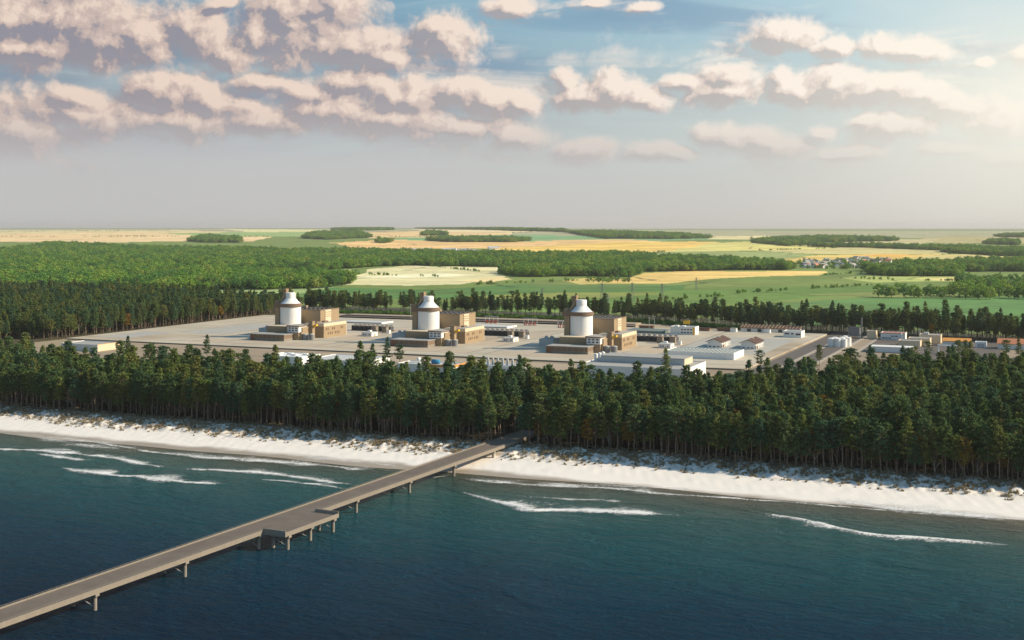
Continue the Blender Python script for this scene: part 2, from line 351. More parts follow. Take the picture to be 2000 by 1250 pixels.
FIELDS = [
 # far background bands, far to near
 ((.30,.29,.17), [(-400,446.5),(2400,452),(2400,462),(1400,466),(700,458),(-400,462)]),
 ((.52,.44,.24), [(-300,450),(330,449),(420,455),(100,460),(-300,458)]),
 ((.62,.45,.24), [(-200,459),(150,455),(420,452),(560,458),(500,471),(150,474),(-200,470)]),
 ((.56,.52,.26), [(430,447),(700,449),(640,456),(480,457)]),
 ((.24,.33,.12), [(300,455),(620,452),(600,462),(420,463)]),
 ((.60,.42,.20), [(690,455),(880,451),(1010,453),(990,461),(720,465)]),
 ((.62,.50,.28), [(800,447),(1000,449),(1120,451),(1000,455),(830,452)]),
 ((.16,.30,.13), [(760,466),(960,459),(1300,461),(1480,466),(1300,470),(1000,472),(760,472)]),
 ((.62,.40,.17), [(640,474),(760,469),(1000,472),(1120,468),(1260,469),(1340,474),(980,486),(700,486)]),
 ((.62,.42,.11), [(960,486),(1200,472),(1380,472),(1440,478),(1300,491),(1080,499),(960,492)]),
 ((.52,.46,.15), [(1290,492),(1400,474),(1490,471),(1580,480),(1640,484),(1480,490)]),
 ((.60,.50,.26), [(1385,467),(1400,461),(1515,461),(1500,468)]),
 ((.24,.28,.10), [(1240,505),(1300,492),(1480,491),(1560,494),(1600,500),(1500,509)]),
 ((.46,.40,.17), [(1480,490),(1640,484),(1860,486),(1850,496),(1600,496)]),
 ((.58,.42,.12), [(1480,511),(1600,499),(1700,497),(1840,496),(1800,505),(1560,513)]),
 ((.64,.36,.08), [(1660,499),(1720,495),(1800,497),(1760,503)]),
 ((.50,.42,.16), [(1780,507),(1840,497),(2000,492),(2200,494),(2200,504),(1850,505)]),
 ((.34,.29,.13), [(1770,470),(1850,462),(2300,463),(2300,476),(1850,476)]),
 ((.42,.36,.18), [(1590,474),(1640,468),(1840,466),(1800,476)]),
 # middle ground
 ((.54,.49,.27), [(660,556),(690,545),(720,525),(850,516),(980,518),(1010,524),(970,545),(900,555),(800,558)]),
 ((.62,.58,.38), [(690,541),(860,533),(930,538),(760,545)]),
 ((.56,.44,.22), [(900,551),(970,540),(1000,546),(960,552)]),
 ((.48,.42,.17), [(1000,526),(1140,522),(1240,522),(1180,527),(1000,530)]),
 ((.60,.42,.14), [(1170,553),(1240,541),(1260,533),(1340,530),(1625,530),(1600,538),(1480,540),(1290,553)]),
 ((.52,.40,.13), [(1100,549),(1160,543),(1190,553),(1130,555)]),
 ((.30,.34,.10), [(1640,543),(1760,534),(1900,538),(1860,549),(1700,552)]),
 ((.56,.44,.18), [(1790,544),(1880,541),(1900,546),(1850,549)]),
 ((.068,.150,.036), [(560,560),(850,566),(1020,553),(1130,556),(1340,556),(1330,575),(900,585),(560,580)]),
 ((.105,.180,.038), [(850,592),(1200,570),(1500,560),(1720,556),(1700,575),(1400,596),(1000,610)]),
 ((.185,.205,.050), [(900,578),(1100,571),(1320,573),(1200,582),(980,586)]),
 ((.085,.175,.050), [(1400,600),(1700,583),(2100,580),(2100,640),(1500,640)]),
 ((.175,.21,.058), [(1560,577),(1720,571),(1900,573),(1760,582)]),
 ((.230,.300,.120), [(170,565),(560,556),(660,560),(560,578),(300,580)]),
 ((.40,.40,.20), [(340,528),(360,521),(430,521),(420,527)]),
 ((.46,.42,.24), [(460,534),(600,530),(690,525),(690,531),(560,536)]),
]
for c, pts in FIELDS:
    mk = inpoly(jx, jy, poly_at(pts)); col[mk] = c
WOODS = [  # outlines of the woods' ground as seen on the photograph, name of the label
 ('large leafy wood filling the left middle distance', [(-260,500),(0,492),(60,486),(100,478),(170,482),(330,489),(480,490),(560,494),(700,492),(790,500),(830,512),(700,523),(640,527),(560,529),(440,531),(360,521),(335,524),(340,533),(440,533),(560,540),(660,541),(690,553),(640,562),(500,565),(250,570),(90,575),(0,585),(-260,600)]),
 ('long leafy wood stretching behind the pale field', [(700,520),(690,496),(800,496),(900,499),(1050,502),(1160,500),(1200,498),(1300,508),(1400,511),(1490,518),(1550,524),(1540,527),(1400,528),(1250,531),(1230,543),(1200,537),(1100,524),(950,521),(800,519)]),
 ('leafy clump jutting out over the dark green field', [(965,534),(1010,527),(1080,524),(1130,530),(1190,536),(1240,541),(1100,540),(1020,541)]),
 ('strip of leafy trees along the right end of the long wood', [(1400,515),(1500,519),(1560,524),(1540,527),(1420,527)]),
 ('hazy clump of trees on the left far fields', [(365,471),(400,465),(470,468),(470,474),(400,474)]),
 ('broad hazy wood on the far fields left of center', [(590,466),(620,456),(700,455),(725,464),(640,468)]),
 ('thin hazy line of trees on the skyline left of center', [(645,448.5),(700,447.5),(770,449),(700,450.5)]),
 ('tiny round hazy copse in the far center', [(822,460),(835,455),(870,457),(875,460)]),
 ('narrow hazy wood between green and orange fields', [(830,470),(870,467),(1000,468),(1040,470),(1000,473),(880,473)]),
 ('short hazy row of bushes left of the orange field', [(732,474),(745,471),(765,473),(750,475)]),
 ('dark line of trees along the central skyline', [(810,446.5),(900,447),(1000,449),(1100,452),(1110,454),(1000,451),(850,448)]),
 ('hazy wood on the skyline right of center', [(1110,455),(1200,456),(1300,459),(1390,465),(1300,467),(1180,466),(1140,460)]),
 ('long far wood below the skyline at the right', [(1465,474),(1510,469),(1600,466),(1760,469),(1740,471),(1600,474),(1540,481)]),
 ('thin far tree line under the right skyline wood', [(1540,481),(1700,481),(1860,486),(1840,489),(1700,484)]),
 ('far wood by the right edge above the yellow field', [(1840,492),(1870,485),(1950,489),(2100,492),(2100,503),(1950,500)]),
 ('small copse on the right skyline', [(1937,462),(2000,460.5),(2060,462),(2000,464)]),
 ('dark small wood below the right skyline copse', [(1922,477),(1940,472),(1990,474),(1990,479)]),
 ('leafy wood behind the village at the right edge', [(1740,520),(1850,518),(1920,514),(2100,513),(2100,530),(1900,531),(1820,527)]),
 ('round leafy wood in front of the far village', [(1690,536),(1700,527),(1760,524),(1800,530),(1880,534),(1880,540),(1740,539)]),
]
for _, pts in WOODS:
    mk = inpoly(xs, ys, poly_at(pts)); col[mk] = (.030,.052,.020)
# soil of the building site and the floor of the pine forest
site_dirt = [(-1050,930),(-700,930),(-200,900),(200,960),(240,1430),(160,1500),(-240,1560),(-700,1640),(-1060,1600)]
col[inpoly(us, vs, site_dirt)] = (.27,.215,.155)
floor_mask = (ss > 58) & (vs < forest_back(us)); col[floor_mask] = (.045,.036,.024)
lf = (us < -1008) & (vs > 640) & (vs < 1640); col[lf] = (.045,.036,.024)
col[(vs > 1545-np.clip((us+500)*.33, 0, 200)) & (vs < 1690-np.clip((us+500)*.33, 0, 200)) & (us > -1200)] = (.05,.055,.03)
# beach and dune
col[ss <= 60] = (.80,.755,.70)
dune = sstep(46, 60, ss)*(1-sstep(62, 72, ss)); gn = np.clip(.5+.9*wav(us, vs, 41, 5)+.5*wav(us, vs, 42, 14), 0, 1)
w = (sstep(33, 46, ss)*(1-sstep(66, 74, ss))*gn*.9)[..., None]; bs_ = ss < 74
cc = np.where((ss <= 66)[..., None], np.array((.80,.755,.70)), col); cc = cc*(1-w)+np.array((.42,.35,.26))*w
col = np.where(bs_[..., None], cc, col)
mg = bpy.data.materials.new('ground'); mg.use_nodes = True; n = NB(mg.node_tree); bs = mg.node_tree.nodes['Principled BSDF']
at_ = n.n('ShaderNodeAttribute'); at_.attribute_name = 'soil'; geo = n.n('ShaderNodeNewGeometry'); pos = geo.outputs['Position']
sp = n.n('ShaderNodeSeparateXYZ'); n.put(sp.inputs[0], pos)
vv = n.vec('DOT_PRODUCT', pos, (SN, CS, 0), out=1); uu = n.vec('DOT_PRODUCT', pos, (CS, -SN, 0), out=1)
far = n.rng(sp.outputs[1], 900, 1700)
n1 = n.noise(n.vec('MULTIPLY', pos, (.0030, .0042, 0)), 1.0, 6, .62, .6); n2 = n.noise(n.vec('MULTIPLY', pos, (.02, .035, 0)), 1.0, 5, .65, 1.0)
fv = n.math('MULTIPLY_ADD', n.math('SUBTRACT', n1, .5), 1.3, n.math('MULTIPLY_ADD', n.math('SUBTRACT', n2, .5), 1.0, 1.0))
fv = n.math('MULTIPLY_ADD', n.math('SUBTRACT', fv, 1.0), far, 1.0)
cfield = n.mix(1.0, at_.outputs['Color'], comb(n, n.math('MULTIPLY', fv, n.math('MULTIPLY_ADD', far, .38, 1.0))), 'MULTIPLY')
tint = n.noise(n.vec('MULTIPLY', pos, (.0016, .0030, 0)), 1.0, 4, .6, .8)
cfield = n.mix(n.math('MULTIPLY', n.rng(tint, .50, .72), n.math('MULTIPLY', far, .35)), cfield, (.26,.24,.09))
# dark ditches and hedges in the meadows
vo = n.n('ShaderNodeTexVoronoi', feature='DISTANCE_TO_EDGE', voronoi_dimensions='2D'); n.put(vo.inputs['Vector'], n.vec('ADD', n.vec('MULTIPLY', pos, (.0016, .0030, 0)), n.vec('MULTIPLY', n.noise(pos, .002, 3, .6, out=1), (.5,.5,0)))); vo.inputs['Scale'].default_value = 1.0
dl = n.math('MULTIPLY', n.rng(vo.outputs['Distance'], .020, .006), n.math('MULTIPLY', n.rng(n2, .42, .55), n.math('MULTIPLY', far, .8)))
cfield = n.mix(dl, cfield, (.035,.06,.025))
# wet sand by the swash line
edge = n.noise(n.vec('MULTIPLY', pos, (.03, .03, 0)), 1.0, 3, .6)
wet = n.rng(n.math('ADD', vv, n.math('MULTIPLY', n.math('SUBTRACT', edge, .5), 20.0)), 601.0, 591.0)
cg = n.mix(n.math('MULTIPLY', wet, .85), cfield, (.30,.245,.185))
sandn = n.noise(pos, .35, 6, .7); near = n.rng(sp.outputs[1], 1300, 900)
cg = n.mix(n.math('MULTIPLY', n.rng(sandn, .62, .74), n.math('MULTIPLY', near, .25)), cg, (.40,.33,.24))
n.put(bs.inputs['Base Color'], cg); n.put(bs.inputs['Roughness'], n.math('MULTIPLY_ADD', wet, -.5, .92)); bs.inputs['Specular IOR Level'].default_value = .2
bp = n.n('ShaderNodeBump'); bp.inputs['Strength'].default_value = .22; bp.inputs['Distance'].default_value = .5; n.put(bp.inputs['Height'], sandn); n.put(bs.inputs['Normal'], bp.outputs[0])
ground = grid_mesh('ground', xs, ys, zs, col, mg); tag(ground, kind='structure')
# ------------------------------------------------------------------ sea
mw = bpy.data.materials.new('sea_water'); mw.use_nodes = True; n = NB(mw.node_tree); bs = mw.node_tree.nodes['Principled BSDF']
geo = n.n('ShaderNodeNewGeometry'); pos = geo.outputs['Position']; vv = n.vec('DOT_PRODUCT', pos, (SN, CS, 0), out=1)
uu = n.vec('DOT_PRODUCT', pos, (CS, -SN, 0), out=1)
big = n.noise(n.vec('MULTIPLY', pos, (.012, .012, 0)), 1.0, 4, .6, .5)
dv = n.math('MULTIPLY_ADD', n.math('SUBTRACT', big, .5), 60.0, vv)
depth = n.rng(dv, 330, 600, smooth=False)
wc = n.ramp(depth, [(0,(.002,.034,.078)),(.30,(.003,.064,.118)),(.56,(.005,.112,.145)),(.78,(.020,.130,.132)),(.90,(.065,.112,.092)),(1,(.20,.165,.115))])
n.put(bs.inputs['Base Color'], wc); bs.inputs['Roughness'].default_value = .13; bs.inputs['IOR'].default_value = 1.33; bs.inputs['Specular IOR Level'].default_value = .03; bs.inputs['Specular Tint'].default_value = (.45,.80,1,1)
uvv = n.n('ShaderNodeCombineXYZ'); n.put(uvv.inputs[0], uu); n.put(uvv.inputs[1], vv); UVN = uvv.outputs[0]
w1 = n.noise(n.vec('MULTIPLY', UVN, (.13, .34, 0)), 1.0, 6, .66, 1.2); w2 = n.noise(n.vec('MULTIPLY', UVN, (.028, .060, 0)), 1.0, 3, .5, .8); w3 = n.noise(n.vec('MULTIPLY', pos, (.55, .75, 0)), 1.0, 4, .65, .5)
hgt = n.math('MULTIPLY_ADD', w2, 1.8, n.math('MULTIPLY_ADD', w3, .35, w1))
bp = n.n('ShaderNodeBump'); bp.inputs['Strength'].default_value = 1.0; bp.inputs['Distance'].default_value = 10.0; n.put(bp.inputs['Height'], hgt); n.put(bs.inputs['Normal'], bp.outputs[0])
tu = np.linspace(-.9, .9, 60); yw = np.linspace(40, 1050, 80)
Yw = yw[:, None]*np.ones((1, 60)); Xw = tu[None, :]*(Yw+150)
sea = grid_mesh('sea', Xw, Yw, 0*Xw, None, mw); tag(sea, kind='structure')
# ------------------------------------------------------------------ breaking waves and swash
mf = bpy.data.materials.new('sea_foam'); mf.use_nodes = True; t = mf.node_tree; n = NB(t); bs = t.nodes['Principled BSDF']; out = t.nodes['Material Output']
uvm = n.n('ShaderNodeUVMap'); s2 = n.n('ShaderNodeSeparateXYZ'); n.put(s2.inputs[0], uvm.outputs[0])
geo = n.n('ShaderNodeNewGeometry'); pos = geo.outputs['Position']
f1 = n.noise(n.vec('MULTIPLY', pos, (.75, 1.3, 0)), 1.0, 8, .66, 1.6); f2 = n.noise(n.vec('MULTIPLY', pos, (.06, .10, 0)), 1.0, 3, .6)
prof = s2.outputs[0]      # foam cover: 1 on the crest, 0 at the rim of the strip
th = n.math('MULTIPLY_ADD', n.math('SUBTRACT', f1, .5), 3.6, n.math('MULTIPLY_ADD', n.math('SUBTRACT', f2, .5), 1.6, n.math('MULTIPLY_ADD', prof, 1.2, -.72)))
al = n.math('MULTIPLY', n.math('MULTIPLY', n.rng(th, -.12, .42), n.rng(prof, .0, .22)), .93)
bs.inputs['Base Color'].default_value = (.80,.80,.78,1); bs.inputs['Roughness'].default_value = .8; bs.inputs['Specular IOR Level'].default_value = .2
tr = n.n('ShaderNodeBsdfTransparent'); ms = n.n('ShaderNodeMixShader'); n.put(ms.inputs[0], al); n.put(ms.inputs[1], tr.outputs[0]); n.put(ms.inputs[2], bs.outputs[0]); n.put(out.inputs[0], ms.outputs[0])
def surf(name, pts, sea_w, land_w, label, hump=.35, strength=1.0, seed=0):
    P = [at(px, py, flat=0.0)[:2] for px, py in pts]; P = np.array(P)
    d = np.r_[0, np.cumsum(np.linalg.norm(np.diff(P, axis=0), axis=1))]; N = max(12, int(d[-1]/1.6)); q = np.linspace(0, d[-1], N)
    x = np.interp(q, d, P[:, 0]); y = np.interp(q, d, P[:, 1]); k = np.ones(7)/7
    x[3:-3] = np.convolve(x, k, 'valid'); y[3:-3] = np.convolve(y, k, 'valid')
    tx = np.gradient(x); ty = np.gradient(y); L = np.hypot(tx, ty); nx, ny = -ty/L, tx/L
    wv_ = wav(q, q*0, 60+seed, 26, 3); x += nx*1.1*wv_; y += ny*1.1*wv_
    end = np.minimum(1, np.minimum(q, d[-1]-q)/(d[-1]*.22)); end = end**.6
    ww = np.clip(.75+.55*wav(q, q*0+5, 70+seed, 40, 3), .25, 1.5)
    cols = np.array([-1,-.75,-.5,-.25,-.1,0,.06,.14,.3,.6,1.0])
    vs_ = []; uv = []
    for j, c in enumerate(cols):
        o = (c*sea_w*2.1*ww if c < 0 else c*land_w*2.3*ww)*np.maximum(end, .15)
        pr = (1-abs(c))**(1.5 if c < 0 else 1.2)
        h = .04+hump*max(0, 1-abs(c)*3.0)
        for i in range(N):
            z = h*end[i]+.03
            vs_.append((x[i]+nx[i]*o[i], y[i]+ny[i]*o[i], z)); uv.append((pr*min(1, end[i])*strength, j/(len(cols)-1)))
    fs = [(j*N+i, j*N+i+1, (j+1)*N+i+1, (j+1)*N+i) for j in range(len(cols)-1) for i in range(N-1)]
    zz = height([p[0] for p in vs_], [p[1] for p in vs_]); vs_ = [(p[0], p[1], max(p[2], z+.05)) for p, z in zip(vs_, zz)]
    me = bpy.data.meshes.new(name); me.from_pydata(vs_, [], fs); me.polygons.foreach_set('use_smooth', [True]*len(fs))
    ul = me.uv_layers.new(name='foam')
    vi = np.empty(len(me.loops), np.int32); me.loops.foreach_get('vertex_index', vi); ul.data.foreach_set('uv', np.array(uv, np.float32)[vi].ravel())
    me.materials.append(mf); o = bpy.data.objects.new(name, me); link(o); return tag(o, label, 'wave', 'lines of surf off the beach')
SURF = [
 ([(-60,874),(0,878),(60,880),(130,885),(200,893),(260,903),(330,916)], 3, 8, 'breaking wave at the left edge nearest the beach', .4, 1.0),
 ([(60,884),(110,893),(150,898),(190,899)], 3, 5, 'short broken crest just below the leftmost wave', .3, .9),
 ([(105,912),(180,925),(260,932),(330,941),(450,947)], 4, 12, 'wide foaming wave farthest from the beach at the left', .5, 1.05),
 ([(335,916),(400,918),(480,922),(540,927),(600,936),(710,951)], 3, 7, 'long foaming crest reaching the pier from the left', .45, 1.05),
 ([(30,853),(90,858),(150,868),(220,876),(285,884)], 9, 9, 'lacy foam patch on the wet sand at the far left', .05, .62),
 ([(280,880),(400,893),(520,900),(640,910),(770,925)], 5, 8, 'white swash edge along the sand left of the pier', .1, .85),
 ([(560,893),(640,898),(720,906),(800,915)], 4, 6, 'upper thin swash line left of the pier', .05, .7),
 ([(885,931),(950,941),(1030,947),(1110,951),(1190,954),(1260,960),(1335,975)], 4, 6, 'white swash line on the sand just right of the pier', .15, .9),
 ([(1090,948),(1180,948),(1290,953),(1370,963)], 3, 5, 'faint swash film above the line right of the pier', .05, .65),
 ([(885,958),(930,970),(960,980),(1010,987),(1030,998),(1090,997),(1180,1001),(1270,1005),(1370,1009)], 3, 8, 'curling wave with looped crest right of the pier', .5, 1.05),
 ([(1440,997),(1540,1010),(1620,1027),(1700,1045),(1850,1053),(2010,1070)], 9, 2.5, 'long breaking wave at the right trailing foam seaward', .5, .95),
 ([(1590,972),(1680,985),(1760,996),(1850,1003),(1960,1013),(2060,1020)], 6, 9, 'broad white swash on the beach at the right edge', .08, .95),
 ([(-60,842),(60,851),(180,863),(300,884),(420,896),(560,905),(700,914),(830,925)], 2.2, 4, 'thin swash film following the waterline left of the pier', .04, .80),
 ([(900,932),(1040,941),(1180,953),(1320,966),(1460,975),(1600,986),(1760,1000),(1900,1012),(2050,1024)], 2.2, 4, 'thin swash film following the waterline right of the pier', .04, .78),
 ([(470,934),(560,941),(640,950),(690,957)], 2, 4, 'small trailing crest below the long wave left of the pier', .2, .8),
 ([(1000,968),(1080,974),(1180,978),(1250,984)], 2, 4, 'faint short crest between the swash and the curling wave', .15, .75),
 ([(842,934),(865,931),(885,929)], 4, 4, 'small white splash around the pier piles at the waterline', .1, 1.0),
]
for i, (p, a, c, lb, h, st) in enumerate(SURF): surf('breaking_wave', p, a, c, lb, h, st, i)
# ------------------------------------------------------------------ platform, roads and yards
def sheet(name, polys, z0, z1, m, kind='structure'):
    mb = MB()
    for poly in polys:
        pts = [XY(u, v) for u, v in poly]; n_ = len(pts)
        mb.add([(x, y, z0) for x, y in pts]+[(x, y, z1) for x, y in pts], [tuple(range(n_, 2*n_))]+[(i, (i+1) % n_, n_+(i+1) % n_, n_+i) for i in range(n_)])
    o = mb.build(name, m); return tag(o, kind=kind)
def rect(u0, u1, v0, v1): return [(u0, v0), (u1, v0), (u1, v1), (u0, v1)]
PL = (-1004, -240, 1071, 1466); TOPZ = 6.2
sheet('concrete_platform', [[(-1004,1071),(-240,1071),(-232,1466),(-1012,1466)]], 4.0, TOPZ, M['slab'])
LZ = TOPZ+.012
lines = [rect(-1000,-244,1096.5,1098)]
for k in (-2, -1, 0, 1): pass
UO = [-740.5, -565.5, -390.8]
for uo in UO:
    for d in (-131, -112): lines.append(rect(uo+d-.7, uo+d+.7, 1098.3, 1463))
lines += [rect(UO[2]+44.3, UO[2]+45.7, 1098.3, 1463), rect(-990,-246,1440,1441.6), rect(-1000,-886,1329,1330), rect(-1000,-886,1394,1395), rect(-1000,-886,1180,1181), rect(-940,-939,1098.3,1440)]
for uo in UO: lines += [rect(uo-110,uo+43,1331,1331.8), rect(uo+8,uo+8.7,1098.3,1180), rect(uo-70,uo-69.3,1098.3,1130)]
sheet('road_lines', lines, LZ-.006, LZ, M['lineband'])
M['slab_warm'] = mat('warm_paving', (.47,.385,.285), var=.2, scale=.05); M['slab_grey'] = mat('grey_paving', (.40,.385,.345), var=.2, scale=.05)
sheet('warm_paving', [rect(uo-108, uo+42, 1099, 1128) for uo in UO]+[rect(uo+10, uo+42, 1182, 1328) for uo in UO], TOPZ-.02, TOPZ+.003, M['slab_warm'])
sheet('grey_paving', [rect(-938, -876, 1182, 1328), rect(-344,-252,1200,1380), rect(-984,-942,1099,1178)]+[rect(uo-109, uo-97, 1150, 1430) for uo in UO], TOPZ-.02, TOPZ+.003, M['slab_grey'])
sheet('retaining_wall', [rect(-1000,-560,1069.6,1070.8), rect(-560,-243,1069.2,1070.8)], 4.5, 5.6, M['wall_dark'])  # dark retaining wall along the front edge of the platform
sheet('service_road', [[(-690,1016),(-360,1003),(-350,1052),(-640,1066)]], 4.6, 5.25, M['apron'])
sheet('back_embankment', [rect(-905,-470,1474,1482), rect(-905,-500,1494,1512)], 4.6, 7.0, M['wall_dark'])
sheet('back_road', [rect(-910,-470,1483,1493), rect(-910,-480,1514,1540)], 4.6, 6.4, M['apron'])
sheet('asphalt_road', [[(-236,1040),(-219,1040),(-210,1520),(-228,1520)], [(-214,1040),(-196,1040),(-188,1500),(-206,1500)], rect(-170,-40,1275,1440), rect(-130,-20,1225,1274)], 4.6, 5.2, M['asphalt'])
sheet('pale_verge', [[(-218.8,1040),(-214.4,1040),(-206.4,1500),(-209.8,1500)], [(-195.8,1060),(-192,1060),(-184,1500),(-187.8,1500)], rect(-174,-170.3,1270,1440)]+[rect(-168,-110,v, v+1.8) for v in (1300,1322,1346,1372)]+[rect(-96,-60,v, v+1.6) for v in (1388,1402,1416)], 4.6, 5.33, M['kerb'])
# ------------------------------------------------------------------ pier
PA = R(26.2); PE = np.array((math.sin(PA), math.cos(PA))); PN = np.array((math.cos(PA), -math.sin(PA)))
PC = -317.6
pier = bpy.data.objects.new('pier', None); link(pier); base = PC*PN+470*PE
pier.location = (base[0], base[1], 0); pier.rotation_euler = (0, 0, -PA)       # local x across, y along
tag(pier, 'long concrete pier with a side platform running from the sea into the forest', 'pier')
W = 6.5; Y0, Y1 = -270, 205
def zdeck(y): return 7.0
MB().box(-W, W, Y0, Y1, 5.7, 7.0).build('deck', M['concrete'], pier)
MB().box(-W+.5, W-.5, Y0, Y1-1, 7.0, 7.012).box(W-.5, 16.9, -64.2, -28.8, 7.0, 7.013).build('roadway', M['deck'], pier)
MB().box(W, 17.4, -65.2, -27.8, 5.75, 7.0).build('side_platform', M['concrete'], pier)
MB().box(-W, -W+.5, Y0, Y1, 7.003, 7.5).build('parapet', M['concrete'], pier)
MB().box(W-.5, W, Y0, -65.2, 7.003, 7.5).box(W-.5, W, -27.8, Y1, 7.003, 7.5).build('parapet', M['concrete'], pier)
MB().box(W-.2, 17.4, -65.6, -65.2, 5.6, 8.2).build('parapet', M['pile'], pier)
MB().box(W-1.2, 17.4, -28.2, -27.8, 7.003, 8.4).build('parapet', M['pile'], pier)
MB().box(16.9, 17.4, -65.2, -28.2, 7.003, 7.5).build('parapet', M['concrete'], pier)
rl = MB()
for s_ in (-1, 1):
    x_ = s_*(W-.28); y_ = Y0
    while y_ < Y1:
        if not (s_ > 0 and -66 < y_ < -27): rl.box(x_-.05, x_+.05, y_-.05, y_+.06, 7.5, 7.95)
        y_ += 3.0
    segs = [(Y0, Y1)] if s_ < 0 else [(Y0, -66), (-27, Y1)]
    for a_, b_ in segs: rl.box(x_-.05, x_+.05, a_, b_, 7.95, 8.02)
rl.build('handrail', M['concrete'], pier)
def bent(y, xa=-4.6, xb=5.2, zb=-4.0):
    for x in (xa, xb):
        MB().cyl(x, y, .75, zb, 4.7, 14).lathe(x, y, [(.75, 4.2), (1.15, 4.9)], 14, True, False).build('pile', M['pile'], pier)
    MB().box(xa-1.3, xb+1.3, y-.9, y+.9, 4.9, 5.72).build('crossbeam', M['pile'], pier)
    MB().bar((xa, y+.1, 1.0), (xb, y+.1, 4.6), .16).bar((xa, y-.1, 4.6), (xb, y-.1, 1.0), .16).build('brace', M['palegrey'], pier)
for a in (224, 268, 314, 359, 403, 474, 521, 566, 611, 640): bent(a-470)
for y in (-62.5, -30.5): bent(y, 9.0, 16.2)
bent(-46.5, 4.8, 15.8)
# ------------------------------------------------------------------ reactor units (built once, copied twice)
WHERE = ['leftmost', 'middle', 'rightmost']
def part(parent, name, m, fn, label=None):
    mb = MB(); fn(mb); return mb.build(name, M[m], parent, label)
def root(name, cat, du, dv, group):
    r = thing(name, None, cat, UO[0]+du, 1187+dv, TOPZ, group=group); return r
UNIT = []
# shield building with its bell-shaped roof, tank, stair shaft and stair post
r = root('reactor_tower', 'reactor', -42.5, -2, 'reactor towers'); UNIT.append((r, '{} white cylindrical reactor tower with bell roof and brown collar', 'reactor'))
part(r, 'wall', 'white', lambda b: b.cyl(0, 0, 11.6, 0, 33.8, 64))
part(r, 'collar', 'brown', lambda b: b.lathe(0, 0, [(11.7, 33.9), (12.7, 34.4), (12.7, 37.9), (10.6, 38.1)], 64, False))
part(r, 'roof', 'white', lambda b: b.lathe(0, 0, [(11.3, 38.0), (10.4, 38.7), (8.9, 40.0), (7.2, 41.8), (6.0, 43.2), (5.5, 43.8)], 64))
part(r, 'tank', 'white', lambda b: b.lathe(0, 0, [(5.4, 43.6), (5.4, 49.4), (5.0, 50.0)], 48))
part(r, 'stair_shaft', 'tan', lambda b: b.box(-16.2, -10.6, -7.0, .5, 0, 33.2))
part(r, 'shaft_collar', 'brown', lambda b: b.box(-17.2, -9.6, -8.0, 1.5, 33.2, 38.2))
part(r, 'shaft_head', 'tan', lambda b: b.box(-16.6, -13.0, -6.0, .5, 38.2, 41.2))
part(r, 'roof_stair', 'tan', lambda b: b.prism([(-14.5,38.2),(-11,38.2),(-5.2,46),(-5.2,50),(-8,46.5),(-10.5,42),(-12.8,40.5)], 'y', -3.5, 1.0))
part(r, 'stair_post', 'tan_dark', lambda b: b.box(-9.6, -4.9, -1.5, 3.2, 42, 53.6).box(-6.4, -4.7, -2.3, 3.4, 52, 54.4))
# turbine hall
r = root('turbine_hall', 'hall', -38, 33, 'turbine halls'); UNIT.append((r, 'tall tan turbine hall with rooftop vents behind the {} reactor tower', 'hall'))
part(r, 'wall', 'tan', lambda b: b.box(-27, 25.5, -20, 20, 0, 29.2))
part(r, 'cornice', 'tan_dark', lambda b: b.box(-27.2, 25.7, -20.2, -19.2, 29.2, 30.2).box(-27.2, 25.7, 19.2, 20.2, 29.2, 30.2).box(24.7, 25.7, -19.2, 19.2, 29.2, 30.2).box(-27.2, -26.2, -19.2, 19.2, 29.2, 30.2))
part(r, 'roof', 'roofgrey', lambda b: b.box(-26.2, 24.7, -19.2, 19.2, 29.2, 29.6))
def louv(b):
    z = 15.6
    for h_ in (6.2, 1.6, 1.6, 2.4):
        b.box(25.5, 26.1, -10.5, 2, z, z+h_); z += h_+.75
part(r, 'louver_panel', 'cream', louv)
for i in range(8):
    for j in range(4): part(r, 'roof_vent', 'darkgrey', lambda b: b.box(-23+i*5.9, -19.6+i*5.9, -16.5+j*9, -11.5+j*9, 29.6, 30.15))
part(r, 'roof_hut', 'tan', lambda b: b.box(-18, -14, 12, 16, 29.6, 32.4))
# low hall with window rows
r = root('machine_hall', 'building', -12, 24, 'low machine halls'); UNIT.append((r, 'low brown machine hall with pale cornice and small windows beside the {} reactor tower', 'building'))
part(r, 'wall', 'tan', lambda b: b.box(-12, 12, -24, 24, 0, 12.6))
part(r, 'cornice', 'cream', lambda b: b.box(-12.2, 12.25, -24.25, 24.25, 12.6, 16.0))
part(r, 'roof', 'roofgrey', lambda b: b.box(-11.4, 11.4, -23.5, 23.5, 16.0, 16.12))
part(r, 'corner_pier', 'cream', lambda b: b.box(11.6, 12.3, 23.2, 24.3, 0, 12.6))
for y in (-19.5, -15.8, -6, -2.3, 12, 15.7): part(r, 'window', 'roofbrown', lambda b: b.box(11.9, 12.12, y, y+1.5, 8.2, 10.8))
for y in (-15.5, -11, -7, -.5, 3.5, 7.5): part(r, 'window', 'roofbrown', lambda b: b.box(11.9, 12.12, y, y+1.5, 3.2, 5.8))
for x, y, w_, d_ in ((-2, -17, 5, 7), (0, -4, 6, 8), (-4, 12, 4, 14)): part(r, 'roof_vent', 'brown', lambda b: b.box(x-w_/2, x+w_/2, y-d_/2, y+d_/2, 16.12, 17.7))
